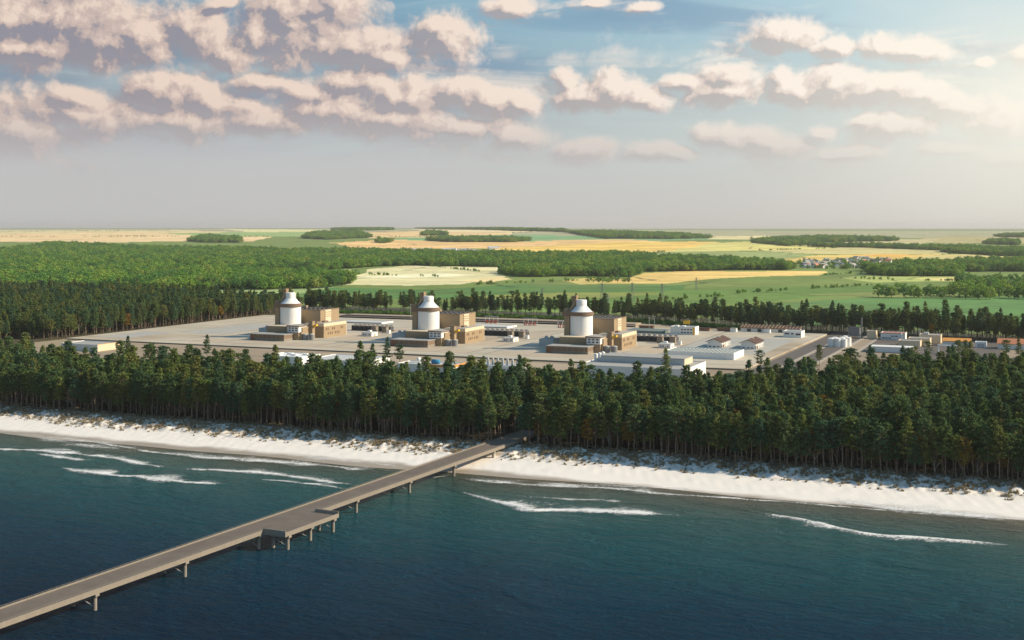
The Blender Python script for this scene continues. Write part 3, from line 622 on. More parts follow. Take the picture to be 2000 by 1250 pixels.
# service building
r = root('service_building', 'building', -18.3, -22, 'white service buildings'); UNIT.append((r, 'white service building with six dark windows and brown roof by the {} reactor tower', 'building'))
part(r, 'wall', 'offwhite', lambda b: b.box(-7.2, 7.2, -12, 12, 8.2, 14.6))
part(r, 'lower_wall', 'tan', lambda b: b.box(-7.15, 7.15, -11.95, 11.95, 0, 8.2))
part(r, 'side_bay', 'tan', lambda b: b.box(7.15, 8.6, -6, 9, 0, 13.4).box(7.2, 9.4, -9.5, -7.2, 0, 8.6))
part(r, 'roof', 'brown', lambda b: b.prism([(-8.2,14.6),(8.2,14.6),(8.2,15.5),(-8.2,16.0)], 'y', -12.8, 12.8))
part(r, 'roof_cover', 'roofgrey', lambda b: b.prism([(-7.9,16.02),(7.9,15.54),(7.9,15.6),(-7.9,16.08)], 'y', -12.4, 12.4))
for i in range(3):
    for z in (9.6, 12.2): part(r, 'window', 'glass', lambda b: b.box(-5.6+i*4.2, -3.1+i*4.2, -12.12, -11.9, z, z+1.3))
# annex around the foot of the tower
r = root('annex', 'building', -43, -15, 'tan annexes'); UNIT.append((r, 'flat tan annex wrapped around the foot of the {} reactor tower', 'building'))
part(r, 'wall', 'tan', lambda b: b.box(-13, 17.3, -14, 14, 0, 13.6))
part(r, 'coping', 'cream', lambda b: b.box(-13.2, 17.3, -14.2, 14.2, 13.6, 14.3))
part(r, 'pilaster', 'tan_dark', lambda b: b.box(15.4, 17.2, -14.6, -14.0, 0, 13.5))
# long low hall in front
r = root('fuel_hall', 'building', -39, -43.5, 'long low fuel halls'); UNIT.append((r, 'long low brown hall with ribbed front in front of the {} reactor tower', 'building'))
part(r, 'wall', 'brown', lambda b: b.box(-21.5, 21.5, -9.2, 9.2, 2.6, 6.5))
part(r, 'plinth', 'concrete', lambda b: b.box(-21.6, 21.6, -9.3, 9.3, 0, 2.6))
part(r, 'roof', 'roofgrey', lambda b: b.box(-22.2, 22.2, -9.9, 9.9, 6.5, 7.2))
for i in range(7): part(r, 'rib', 'tan', lambda b: b.box(-18+i*6-.25, -18+i*6+.25, -9.6, -9.3, .2, 6.4))
part(r, 'end_wall', 'rust', lambda b: b.box(-22.0, -16.6, -9.75, 9.5, .1, 6.45))
# grey box to the left
r = root('plant_box', 'building', -86, 19, 'grey plant boxes'); UNIT.append((r, 'square grey plant building with roof units left of the {} reactor tower', 'building'))
part(r, 'wall', 'palegrey', lambda b: b.box(-8, 8, -9, 9, 0, 7.4))
part(r, 'roof', 'roofgrey', lambda b: b.box(-7.6, 7.6, -8.6, 8.6, 7.4, 7.55))
for x, y in ((-4, 2), (1, 4), (4, -1)): part(r, 'roof_unit', 'palegrey', lambda b: b.box(x-1.4, x+1.4, y-1.6, y+1.6, 7.55, 9.2).cyl(x, y, .7, 9.2, 10, 10))
# round tanks and chimney shaft
for i, (du, dv) in enumerate(((-6.2, -28.5), (1.2, -27))):
    r = root('water_tank', 'tank', du, dv, 'dark grey water tanks'); UNIT.append((r, ('left' if i == 0 else 'right')+' dark grey round tank of the pair before the {} machine hall', 'tank'))
    part(r, 'shell', 'grey', lambda b: b.cyl(0, 0, 3.1, 0, 6.3, 24)); part(r, 'lid', 'palegrey', lambda b: b.lathe(0, 0, [(3.2, 6.3), (3.2, 6.5), (.4, 7.0)], 24))
    part(r, 'pipe', 'white', lambda b: b.cyl(-3.5, -1.2, .32, 0, 6.6, 8))
r = root('chimney_shaft', 'chimney', -8, -12, 'tan chimney shafts'); UNIT.append((r, 'square tan chimney shaft with yellow duct right of the {} service building', 'chimney'))
part(r, 'shaft', 'tan', lambda b: b.box(-2.4, 2.4, -2.6, 2.6, 0, 19.2)); part(r, 'cap', 'brown', lambda b: b.box(-2.6, 2.6, -2.8, 2.8, 19.2, 19.7))
part(r, 'duct', 'yellow', lambda b: b.prism([(2.4,12.5),(6.8,14.2),(6.8,16.2),(2.4,15.0)], 'y', -2.0, 2.0))  # yellow of the duct takes in the light falling on it
# transformer bank with cooling fins
r = root('transformer_bank', 'transformer', 2, 106, 'transformer banks'); UNIT.append((r, 'dark row of finned transformers right of the {} turbine hall', 'transformer'))
part(r, 'frame', 'darkgrey', lambda b: b.box(-27, 27, -4.5, 4.5, 0, 1.0))
for i in range(9):
    def tr_(b):
        x = -24+i*6
        b.box(x-2.3, x+2.3, -4, 4, 1, 5.6)
        for k in range(5): b.box(x-2.2+k*.95, x-1.75+k*.95, -4.9, -4.0, 1.2, 6.2)
    q = part(r, 'transformer', 'darkgrey', tr_)
    part(q, 'bushing', 'palegrey', lambda b: [b.cyl(-24+i*6+k, 0, .28, 5.6, 8.6, 8) for k in (-1.4, 0, 1.4)])
    part(q, 'conservator', 'steel', lambda b: b.bar((-24+i*6-1.9, 2.4, 7.0), (-24+i*6+1.9, 2.4, 7.0), .75, n=10).box(-24+i*6-.3, -24+i*6+.3, 2.1, 2.7, 5.6, 6.4))
for i, x in enumerate((13, 27)):
    r = root('cable_cabinet', 'cabinet', x, 92, 'beige cable cabinets'); UNIT.append((r, ('left' if i == 0 else 'right')+' beige cabinet block before the transformer row of the {} unit', 'cabinet'))
    part(r, 'body', 'concrete', lambda b: b.box(-3, 3, -3, 3, 0, 6.3)); part(r, 'roof', 'brown', lambda b: b.box(-3.3, 3.3, -3.3, 3.3, 6.3, 6.9))
r = root('switch_house', 'kiosk', 33.5, 44, 'small switch houses'); UNIT.append((r, 'small pale switch house on the yard right of the {} machine hall', 'kiosk'))
part(r, 'wall', 'offwhite', lambda b: b.box(-6.5, 6.5, -7, 7, 0, 4.2)); part(r, 'roof', 'palegrey', lambda b: b.box(-6.7, 6.7, -7.2, 7.2, 4.2, 4.6))
part(r, 'roof_unit', 'white', lambda b: b.box(-3, .5, 1, 4.5, 4.6, 6.3))
for x in (-4.5, -2, 3): part(r, 'window', 'glass', lambda b: b.box(x, x+1.3, -7.1, -6.9, 1.4, 2.8))
part(r, 'door', 'tan', lambda b: b.box(6.4, 6.6, -1, 1.2, .05, 2.6))
r = root('pump_kiosk', 'kiosk', 37, 82, 'white pump kiosks'); UNIT.append((r, 'tiny white kiosk at the end of the transformer row of the {} unit', 'kiosk'))
part(r, 'body', 'white', lambda b: b.box(-2, 2, -2, 2, 0, 3.6)); part(r, 'roof', 'palegrey', lambda b: b.box(-2.2, 2.2, -2.2, 2.2, 3.6, 3.9))
r = root('flat_store', 'building', -70, 216, 'flat grey stores'); UNIT.append((r, 'very flat grey roofed store behind the {} turbine hall', 'building'))
part(r, 'wall', 'roofgrey', lambda b: b.box(-31, 30.6, -15, 15, 0, 1.2)); part(r, 'roof', 'palegrey', lambda b: b.box(-31.3, 30.6, -15.3, 15.3, 1.2, 1.5)); part(r, 'end_wall', 'white', lambda b: b.box(30.6, 31.2, -15.3, 15.3, 0, 1.9))  # white end panel paints in the sunlit right edge
for r, lb, ct in list(UNIT):
    for k in range(3):
        if k == 0: o = r
        else:
            if r.name.startswith('flat_store') and k == 2: continue
            o = copy_tree(r); x, y = XY(UO[k], 0); x0, y0 = XY(UO[0], 0)
            o.location = (r.location[0]+x-x0, r.location[1]+y-y0, r.location[2])
        o['label'] = lb.format(WHERE[k])
# ------------------------------------------------------------------ the other buildings
def bld(name, label, cat, u0, u1, v0, v1, h, wall='white', roof='roofgrey', z=None, group=None, over=.3, parapet=True):
    z = TOPZ if z is None else z
    r = thing(name, label, cat, (u0+u1)/2, (v0+v1)/2, z, group=group); a, c = (u1-u0)/2, (v1-v0)/2
    part(r, 'wall', wall, lambda b: b.box(-a, a, -c, c, 0, h))
    if parapet: part(r, 'roof', roof, lambda b: b.box(-a+.5, a-.5, -c+.5, c-.5, h-.1, h+.08)); part(r, 'parapet', wall, lambda b: b.box(-a-.05, a+.05, -c-.05, -c+.5, h, h+.6).box(-a-.05, a+.05, c-.5, c+.05, h, h+.6).box(-a-.05, -a+.5, -c+.5, c-.5, h, h+.6).box(a-.5, a+.05, -c+.5, c-.5, h, h+.6))
    else: part(r, 'roof', roof, lambda b: b.box(-a-over, a+over, -c-over, c+over, h, h+.5))
    return r, a, c
def win(r, xs, y, w_, z0, z1, m='glass', side='front'):
    for x in xs:
        if side == 'front': part(r, 'window', m, lambda b: b.box(x, x+w_, y-.12, y+.1, z0, z1))
        else: part(r, 'window', m, lambda b: b.box(y-.1, y+.12, x, x+w_, z0, z1))
# the two brown-roofed houses on the yard
h1 = thing('admin_house', 'left of the two white gabled houses with brown roofs on the yard', 'house', -311.7, 1267, TOPZ, group='white brown roofed houses')
part(h1, 'wall', 'white', lambda b: b.box(-7, 7, -18, 18, 0, 6.2).prism([(-7,6.2),(7,6.2),(0,9.2)], 'y', -18, 18))
part(h1, 'roof', 'roofbrown', lambda b: b.prism([(-8.8,5.7),(0,9.45),(0,10.05),(-8.8,6.3)], 'y', -20.5, 20).prism([(0,9.45),(8.8,5.7),(8.8,6.3),(0,10.05)], 'y', -20.5, 20))
part(h1, 'ridge_light', 'palegrey', lambda b: b.box(-1.2, 2.2, -3, -1, 9.4, 10.3))
win(h1, (-5.6, -1, 3), -18, 2.6, .9, 1.9)
part(h1, 'entrance', 'rust', lambda b: b.box(7, 7.4, -17, -3, .05, 3.3)); part(h1, 'gallery', 'white', lambda b: b.box(7, 8.4, -18, 18, 3.4, 3.9))
for y in (-17.6, -9, -1, 5, 11, 17): part(h1, 'column', 'white', lambda b: b.box(7.6, 8.4, y, y+.8, 0, 3.4).box(7.6, 8.4, y, y+.8, 3.9, 6.2))
win(h1, (-15, -7, 1, 7, 13), 7, 3, 4.1, 5.6, side='right')
h2 = copy_tree(h1); x, y = XY(-276.5, 1266); h2.location = (x, y, TOPZ); h2['label'] = 'right of the two white gabled houses with brown roofs on the yard'
# shed with skylights
r, a, c = bld('skylight_shed', 'long white shed with rows of roof skylights at the front of the yard', 'shed', -333, -266, 1141, 1183, 5.6, 'white', 'palegrey')
for i in range(17):
    for j in range(4): part(r, 'skylight', 'greenroof', lambda b: b.prism([(-31.5+i*3.7, 5.66), (-29.6+i*3.7, 5.66), (-29.6+i*3.7, 6.5)], 'y', -18+j*9.4, -12.5+j*9.4))
# big white hall among the front trees
r, a, c = bld('white_hall', 'large white hall with a set back upper block behind the forest', 'hall', -358, -265, 968, 1033, 10.2, 'white', 'roofgrey', z=G)
part(r, 'upper_block', 'palegrey', lambda b: b.box(-36, 37, -2, 24, 10.28, 15.4)); part(r, 'upper_roof', 'roofgrey', lambda b: b.box(-36.4, 37.4, -2.4, 24.4, 15.4, 15.9))
part(r, 'upper_end', 'cream', lambda b: b.box(37, 37.3, -1.8, 23.8, 10.3, 15.3))  # cream stands in for sunlight on the right face, put into its colour
for i in range(3): part(r, 'vent_drum', 'white', lambda b: b.cyl(-42.5, 4+i*9, 1.6, 10.28, 15.5, 16).lathe(-42.5, 4+i*9, [(1.9, 15.5), (1.9, 16.1), (.3, 16.7)], 16))
# office with the yellow end and the yellow sign behind it
r, a, c = bld('office_block', 'white office with two window rows and a yellow end behind the third unit', 'office', -398, -369, 1388, 1406, 8.6, 'offwhite')
win(r, (-1.5, 2, 5.5, 9), -9, 2.2, 1.8, 3.2); win(r, (-1.5, 2, 5.5, 9), -9, 2.2, 5.2, 6.6)
part(r, 'yellow_corner', 'yellow', lambda b: b.box(12.2, 14.7, -9.2, -9.0, .05, 8.5))
part(r, 'roof_unit', 'white', lambda b: b.box(-11, -7, -3, 3, 8.7, 10).box(-3, 1, -3, 3, 8.7, 9.6))
r = thing('sign_gantry', 'yellow panel raised on two posts behind the white office', 'sign', -387, 1418, TOPZ)
part(r, 'panel', 'yellow', lambda b: b.prism([(-4,10),(4,10),(4,14.6),(-4,13.4)], 'y', -.3, .3))
for x in (-3.6, 3.6): part(r, 'post', 'steel', lambda b: b.box(x-.25, x+.25, -.25, .25, 0, 10))
part(r, 'beam', 'steel', lambda b: b.box(-3.35, 3.35, -.2, .2, 8.2, 8.7))
# back row
for i, (u0, lb) in enumerate(((-333, 'left'), (-296, 'right'))):
    r = thing('open_shed', lb+' of two long sheds with ribbed brown roofs before the back tree belt', 'shed', u0+17, 1467, TOPZ, group='brown roofed sheds')
    part(r, 'wall', 'white', lambda b: b.box(-16, 16, -7, 7, 0, 4.0)); part(r, 'roof', 'roofbrown', lambda b: b.prism([(-8.5,4.0),(8.5,6.6),(8.5,7.2),(-8.5,4.6)], 'x', -17.2, 17.2))
    for k in range(9): part(r, 'roof_rib', 'tan', lambda b: b.prism([(-8.55,4.62),(8.5,7.22),(8.5,7.55),(-8.55,4.95)], 'x', -16.8+k*4.1, -16.1+k*4.1))
    for x in (-8.5, 4): part(r, 'gate', 'darkgrey', lambda b: b.box(x, x+4.5, -7.15, -6.95, .05, 3.4))
r, a, c = bld('guard_house', 'white flat house with dark strip windows before the right brown shed', 'house', -270, -250, 1400, 1421, 6.6, 'white')
win(r, (-8.6,), -10.5, 5.2, 3.4, 5.2); win(r, (-1.6,), -10.5, 3, 3.4, 5.0); win(r, (3.6,), -10.5, 5.4, 2.6, 4.6)
for i, u in enumerate((-342, -302)):
    r, a, c = bld('store_cube', 'small white cube left of the '+('left' if i == 0 else 'right')+' brown roofed shed', 'kiosk', u, u+7, 1448, 1455, 3.8, 'white', group='small white cubes', parapet=False)
r, a, c = bld('low_store', 'low grey green flat building right of the third turbine hall', 'building', -452, -408, 1386, 1420, 2.6, 'greenroof', 'greenroof', parapet=False)
for i, (u, v) in enumerate(((-446, 1452), (-398, 1452), (-376, 1450), (-350, 1456))):
    r = thing('storage_rack', ['dark rust storage rack at the left end of the rack row by the back trees', 'dark rust storage rack partly behind the white office', 'dark rust storage rack just right of the white office', 'dark rust storage rack left of the two brown sheds'][i], 'rack', u, v, TOPZ, group='rust storage racks')
    part(r, 'body', 'rust', lambda b: b.box(-9, 9, -2.4, 2.4, .3, 3.4)); part(r, 'roof', 'roofbrown', lambda b: b.box(-9.5, 9.5, -2.9, 2.9, 3.4, 3.7))
    for x in (-8.5, -3, 3, 8.5): part(r, 'post', 'steel', lambda b: b.box(x-.2, x+.2, -2.75, -2.4, 0, 3.4))
# right hand facility
r = thing('tank_farm', 'cluster of pink white cylindrical tanks beside the asphalt lot', 'tanks', -198, 1327, 5.2)
for i, (x, y, rr, h) in enumerate(((-7,-6,3.6,8.6),(-.2,-7,3.4,8.6),(6,-5,3.2,8.2),(-4,1,3.4,9),(3,2,3.4,9.2),(9,4,3.2,9),(5,9,2.6,10))):
    part(r, 'tank', 'white', lambda b: b.cyl(x, y, rr, 0, h, 20).lathe(x, y, [(rr+.1, h), (rr*.5, h+.5), (.2, h+.7)], 20))
    
r = thing('boiler_house', 'dark grey box on legs with a tall stack by the right tree belt', 'building', -197, 1437, 5.2)
part(r, 'body', 'grey', lambda b: b.box(-6.2, 6.2, -5, 5, 3.0, 11.6)); part(r, 'roof', 'darkgrey', lambda b: b.box(-6.4, 6.4, -5.2, 5.2, 11.6, 12.0))
for x in (-5.4, 5.4):
    for y in (-4.2, 4.2): part(r, 'leg', 'offwhite', lambda b: b.cyl(x, y, .7, 0, 3.0, 10))
part(r, 'stack', 'steel', lambda b: b.cyl(7.6, 1, .75, 0, 23, 12))
r, a, c = bld('silo_block', 'beige upright silo block right of the dark grey box on legs', 'silo', -183, -173, 1432, 1444, 8.2, 'cream', z=5.2)
r, a, c = bld('lab_building', 'white lab building with dark window strips and red roof edge', 'building', -167, -141, 1424, 1442, 7.4, 'white', 'tile', z=5.2)
win(r, (-12, -8.5, -5), -9, 3, 1.6, 2.6); win(r, (-2, 2), -9, 3.2, 3.8, 4.8); part(r, 'red_edge', 'tile', lambda b: b.box(-13.1, 13.1, -9.15, -9.0, 7.0, 7.7))
part(r, 'chimney_pipe', 'white', lambda b: b.cyl(9, -9.8, .8, 0, 8.6, 12))
for i, (u, v, h) in enumerate(((-141, 1352, 5.6), (-133, 1374, 6.6), (-124, 1398, 8.6))):
    r, a, c = bld('step_block', ['front lowest', 'second', 'rear tallest'][i]+' of three stepped beige blocks at the right of the lot', 'building', u, u+22, v, v+20, h, 'cream', 'roofgrey', z=5.2, group='stepped beige blocks')
    if i == 2: part(r, 'roof_hut', 'palegrey', lambda b: b.box(-7, -2, -3, 4, 8.7, 11))
r, a, c = bld('flat_hall', 'low hall with pale sand roof in the middle of the right lot', 'hall', -160, -120, 1282, 1300, 5.0, 'white', 'offwhite', z=5.2, parapet=False)
r = thing('loading_frame', 'white portal frame among the trees at the right', 'frame', -88, 1290, 5.0)
part(r, 'beam', 'white', lambda b: b.box(-9, 9, -1.2, 1.2, 7.6, 8.8))
for x in (-8.4, 8.4): part(r, 'post', 'white', lambda b: b.box(x-.6, x+.6, -1.1, 1.1, 0, 7.6))
def gable(name, label, u0, u1, v0, v1, h, hr, roof, z=5.2):
    r = thing(name, label, 'building', (u0+u1)/2, (v0+v1)/2, z); a, c = (u1-u0)/2, (v1-v0)/2
    part(r, 'wall', 'offwhite', lambda b: b.box(-a, a, -c, c, 0, h).prism([(-c,h),(c,h),(0,h+hr)], 'x', -a, a))
    part(r, 'roof', roof, lambda b: b.prism([(-c-.8,h-.3),(0,h+hr+.05),(0,h+hr+.5),(-c-.8,h+.15)], 'x', -a-.6, a+.6).prism([(0,h+hr+.05),(c+.8,h-.3),(c+.8,h+.15),(0,h+hr+.5)], 'x', -a-.6, a+.6))
    return r, a, c
gable('orange_roof_hall', 'white hall with bright orange roof by the right tree belt', -98, -71, 1374, 1392, 5.4, 2.2, 'orange')
r, a, c = bld('white_cube', 'white cube between the orange roofed and the red roofed halls', 'building', -66, -55, 1370, 1380, 5.4, 'white', 'white', z=5.2)
part(r, 'gate', 'palegrey', lambda b: b.box(-3.4, 3.4, -5.1, -4.95, .05, 4.2))
r, a, c = gable('red_roof_hall', 'long white hall with red tile roof at the right edge', -44, 18, 1362, 1384, 5.6, 4.2, 'tile')
r, a, c = bld('cream_warehouse', 'cream sided flat warehouse left of the platform corner', 'warehouse', -921, -874, 976, 1009, 6.4, 'offwhite', 'roofgrey', z=G)
part(r, 'end_wall', 'cream', lambda b: b.box(23.55, 23.8, -16.6, 16.6, .05, 6.9)); part(r, 'eaves', 'orange', lambda b: b.box(23.55, 23.9, -16.6, 16.6, 7.0, 7.3))
part(r, 'plinth', 'white', lambda b: b.box(-23.6, 23.6, -16.9, -16.55, 0, .8))
# half hidden buildings behind the front forest
r, a, c = bld('white_store', 'left of two low white stores showing over the front trees', 'store', -652, -612, 944, 975, 8.0, 'white', 'white', z=G)
for x, y in ((-12, -5), (-4, 3), (5, -4), (12, 4)): part(r, 'roof_unit', 'white', lambda b: b.box(x-2.5, x+2.5, y-2, y+2, 8.1, 9.7))
r, a, c = bld('white_store', 'right of two low white stores showing over the front trees', 'store', -602, -545, 940, 985, 7.4, 'white', 'palegrey', z=G)
r, a, c = bld('pump_station', 'flat building with blue tank and orange roof edge behind the front trees', 'building', -512, -458, 938, 962, 7.6, 'offwhite', 'palegrey', z=G)
part(r, 'orange_edge', 'orange', lambda b: b.box(2, 27.4, -12.4, -12.1, 6.6, 8.6).box(27.05, 27.4, -12.1, 12, 6.6, 8.6)); part(r, 'blue_tank', 'blue', lambda b: b.bar((1, 0, 9.6), (8, 0, 9.6), 1.9, n=14))
part(r, 'vent_ball', 'white', lambda b: b.lathe(-13, 2, [(.5, 7.7), (.6, 9.4), (1.8, 10.2), (2.0, 11.2), (1.2, 12.2), (.2, 12.5)], 14))
r, a, c = bld('vent_house', 'low white house with a row of pale vent stacks over the trees', 'building', -452, -408, 966, 984, 6.0, 'white', 'palegrey', z=G)
for i in range(8): part(r, 'vent_stack', 'palegrey', lambda b: b.cyl(-18+i*4.6, 2, 1.0, 6.1, 12.2, 12))
# switchyard gantries along the back
for i, (px, py) in enumerate(((960, 631), (1036, 635), (1103, 640))):
    x, y, _ = at(px, py, flat=TOPZ); u, v = UVc(x, y)
    r = thing('switchyard_gantry', ['steel switchyard gantry with red breakers right of the middle turbine hall', 'steel switchyard gantry with red breakers alone on the back yard', 'steel switchyard gantry with red breakers left of the rightmost tower'][i], 'gantry', u, v, TOPZ-.1, group='switchyard gantries')
    for x in (-9, -3, 3, 9): part(r, 'post', 'palegrey', lambda b: b.bar((x, 0, 0), (x, 0, 9), .35, .25))
    part(r, 'beam', 'palegrey', lambda b: b.box(-9.3, 9.3, -.35, .35, 8.4, 9.1))
    for x in (-6, 0, 6): part(r, 'breaker', 'red', lambda b: b.cyl(x-1.2, -2, .6, .6, 4.2, 10).cyl(x+1.2, -2, .6, .6, 4.2, 10).box(x-2, x+2, -2.7, -1.3, 0, .6))
# transmission pylons in the meadow
def pylon(px, py, h, i, label):
    x, y, z = at(px, py)
    r = bpy.data.objects.new('power_pylon', None); link(r); r.location = (x, y, z-.2); r.rotation_euler = (0, 0, R(20)); tag(r, label, 'pylon', 'power pylons')
    b = MB(); w0, w1 = h*.11, h*.022
    cs = lambda z_: w0+(w1-w0)*min(1, z_/(h*.75)) if z_ < h*.75 else w1
    lv = [0, h*.2, h*.38, h*.54, h*.66, h*.75, h*.86, h*.95]
    for sx, sy in ((1,1),(1,-1),(-1,-1),(-1,1)):
        for a_, c_ in zip(lv[:-1], lv[1:]):
            b.bar((sx*cs(a_), sy*cs(a_), a_), (sx*cs(c_), sy*cs(c_), c_), .16, n=4)
            q = (sx, -sy) if sx*sy > 0 else (-sx, sy)
            b.bar((sx*cs(a_), sy*cs(a_), a_), (q[0]*cs(c_), q[1]*cs(c_), c_), .09, n=4)
            b.bar((q[0]*cs(a_), q[1]*cs(a_), a_), (sx*cs(c_), sy*cs(c_), c_), .09, n=4)
    b.bar((0, 0, h*.9), (0, 0, h), .2, .1, n=4); b.build('lattice_mast', M['steel'], r)
    for z_, L in ((h*.66, h*.17), (h*.78, h*.22), (h*.90, h*.15)):
        b = MB().bar((-L, 0, z_), (0, 0, z_+h*.035), .13, n=4).bar((L, 0, z_), (0, 0, z_+h*.035), .13, n=4).bar((-L, 0, z_), (L, 0, z_), .14, n=4)
        b.build('crossarm', M['steel'], r)
PYL = [(1059,598,30,'power pylon just left of the rightmost tower top'), (1176,594,36,'power pylon just right of the rightmost tower top'), (1187,606,26,'shorter power pylon of the close pair right of the rightmost tower'),
       (1235,594,37,'power pylon in the green field between two others'), (1293,602,40,'rightmost tall power pylon standing in the green field'), (1360,566,26,'small far power pylon alone in the green field')]
for i, (px, py, h, lb) in enumerate(PYL): pylon(px, py, h, i, lb)
# flood light masts
for i, (px, py, h) in enumerate(((802, 622, 20), (1278, 648, 19), (1268, 646, 16), (1160, 640, 0), (1797, 672, 17))):
    if not h: continue
    x, y, _ = at(px, py, flat=TOPZ); u, v = UVc(x, y)
    r = thing('light_mast', ['thin light mast left of the middle tower by the back trees', 'tall thin light mast before the rust racks', 'shorter thin light mast beside the tall one at the racks', '', 'bent light mast over the stepped beige blocks'][i], 'lamp', u, v, 5.0, group='light masts')
    part(r, 'pole', 'palegrey', lambda b: b.bar((0,0,0), (0,0,h), .3, .16, n=8)); part(r, 'lamp_head', 'palegrey', lambda b: b.box(-1.4, 1.4, -.3, .3, h, h+.6))
# the far village
random.seed(5)
vh = thing('village_house', 'tiny pale house among the trees of the far village', 'house', 0, 0, 0, group='houses of the far village')
def house_mesh(parent, wallm, roofm, w_, d_, h, hr):
    part(parent, 'wall', wallm, lambda b: b.box(-w_, w_, -d_, d_, 0, h).prism([(-d_,h),(d_,h),(0,h+hr)], 'x', -w_, w_))
    part(parent, 'roof', roofm, lambda b: b.prism([(-d_-1,h-.3),(0,h+hr+.1),(0,h+hr+.7),(-d_-1,h+.3)], 'x', -w_-.8, w_+.8).prism([(0,h+hr+.1),(d_+1,h-.3),(d_+1,h+.3),(0,h+hr+.7)], 'x', -w_-.8, w_+.8))
house_mesh(vh, 'white', 'roofgrey', 9, 6.5, 5.5, 5)
vr = thing('village_house', 'tiny pale house with a reddish roof in the far village', 'house', 0, 0, 0, group='red roofed houses of the far village'); house_mesh(vr, 'offwhite', 'tile', 8, 6, 5.5, 5)
first = {0: True, 1: True}
VS = [(random.uniform(1572, 1690), random.uniform(509, 524)) for _ in range(46)]+[(random.uniform(1660, 1735), random.uniform(506, 515)) for _ in range(30)]
for px, py in VS:
    k = 1 if random.random() < .25 else 0; src = (vh, vr)[k]
    o = src if first[k] else copy_tree(src); first[k] = False
    x, y, z = at(px, py); o.location = (x, y, z-.3); o.rotation_euler = (0, 0, random.uniform(0, 3.14)); s_ = random.uniform(.7, 1.35); o.scale = (s_, s_, s_)
fh = thing('farm_building', 'tiny white farm building by the woods in the far center', 'building', 0, 0, 0, group='far farm buildings'); house_mesh(fh, 'white', 'palegrey', 16, 8, 5, 4)
FS = [(random.uniform(805, 930), random.uniform(487.5, 490.5)) for _ in range(22)]
for i, (px, py) in enumerate(FS):
    o = fh if i == 0 else copy_tree(fh); x, y, z = at(px, py); o.location = (x, y, z-.3); o.rotation_euler = (0, 0, random.uniform(-.3, .3)); s_ = random.uniform(.6, 1.4); o.scale = (s_, s_*.8, s_*.8)
o = thing('large_barn', 'largest pale barn standing right of the far farm buildings', 'barn', 0, 0, 0); house_mesh(o, 'white', 'palegrey', 26, 13, 7, 7); x, y, z = at(964, 487); o.location = (x, y, z); o.rotation_euler = (0, 0, .2)
# ------------------------------------------------------------------ trees
def leafquads(cs, rs, per, smin, smax, rng, up=.35):
    """many small leaf faces scattered through clumps with centres cs and radii rs"""
    n = len(cs)*per; c = np.repeat(cs, per, 0); r = np.repeat(rs, per, 0)
    d = rng.normal(size=(n, 3)); d /= np.linalg.norm(d, axis=1, keepdims=True); c = c+d*r*rng.uniform(.35, 1.0, (n, 1))
    nn = d*.7+rng.normal(size=(n, 3))*.6; nn[:, 2] += up; nn /= np.linalg.norm(nn, axis=1, keepdims=True)
    a = np.cross(nn, rng.normal(size=(n, 3))); a /= np.linalg.norm(a, axis=1, keepdims=True); b_ = np.cross(nn, a)
    s = rng.uniform(smin, smax, (n, 1)); t = s*rng.uniform(.45, .9, (n, 1))
    v = np.stack([c-a*s*.5-b_*t*.5, c+a*s*.5-b_*t*.35, c+a*s*.35+b_*t*.5, c-a*s*.4+b_*t*.4], 1).reshape(-1, 3)
    return v
def quadmesh(name, v, m):
    me = bpy.data.meshes.new(name); nq = len(v)//4
    me.vertices.add(len(v)); me.vertices.foreach_set('co', v.astype(np.float32).ravel())
    me.loops.add(len(v)); me.loops.foreach_set('vertex_index', np.arange(len(v), dtype=np.int32))
    me.polygons.add(nq); me.polygons.foreach_set('loop_start', np.arange(0, len(v), 4, dtype=np.int32)); me.update(calc_edges=True)
    me.materials.append(m); return me
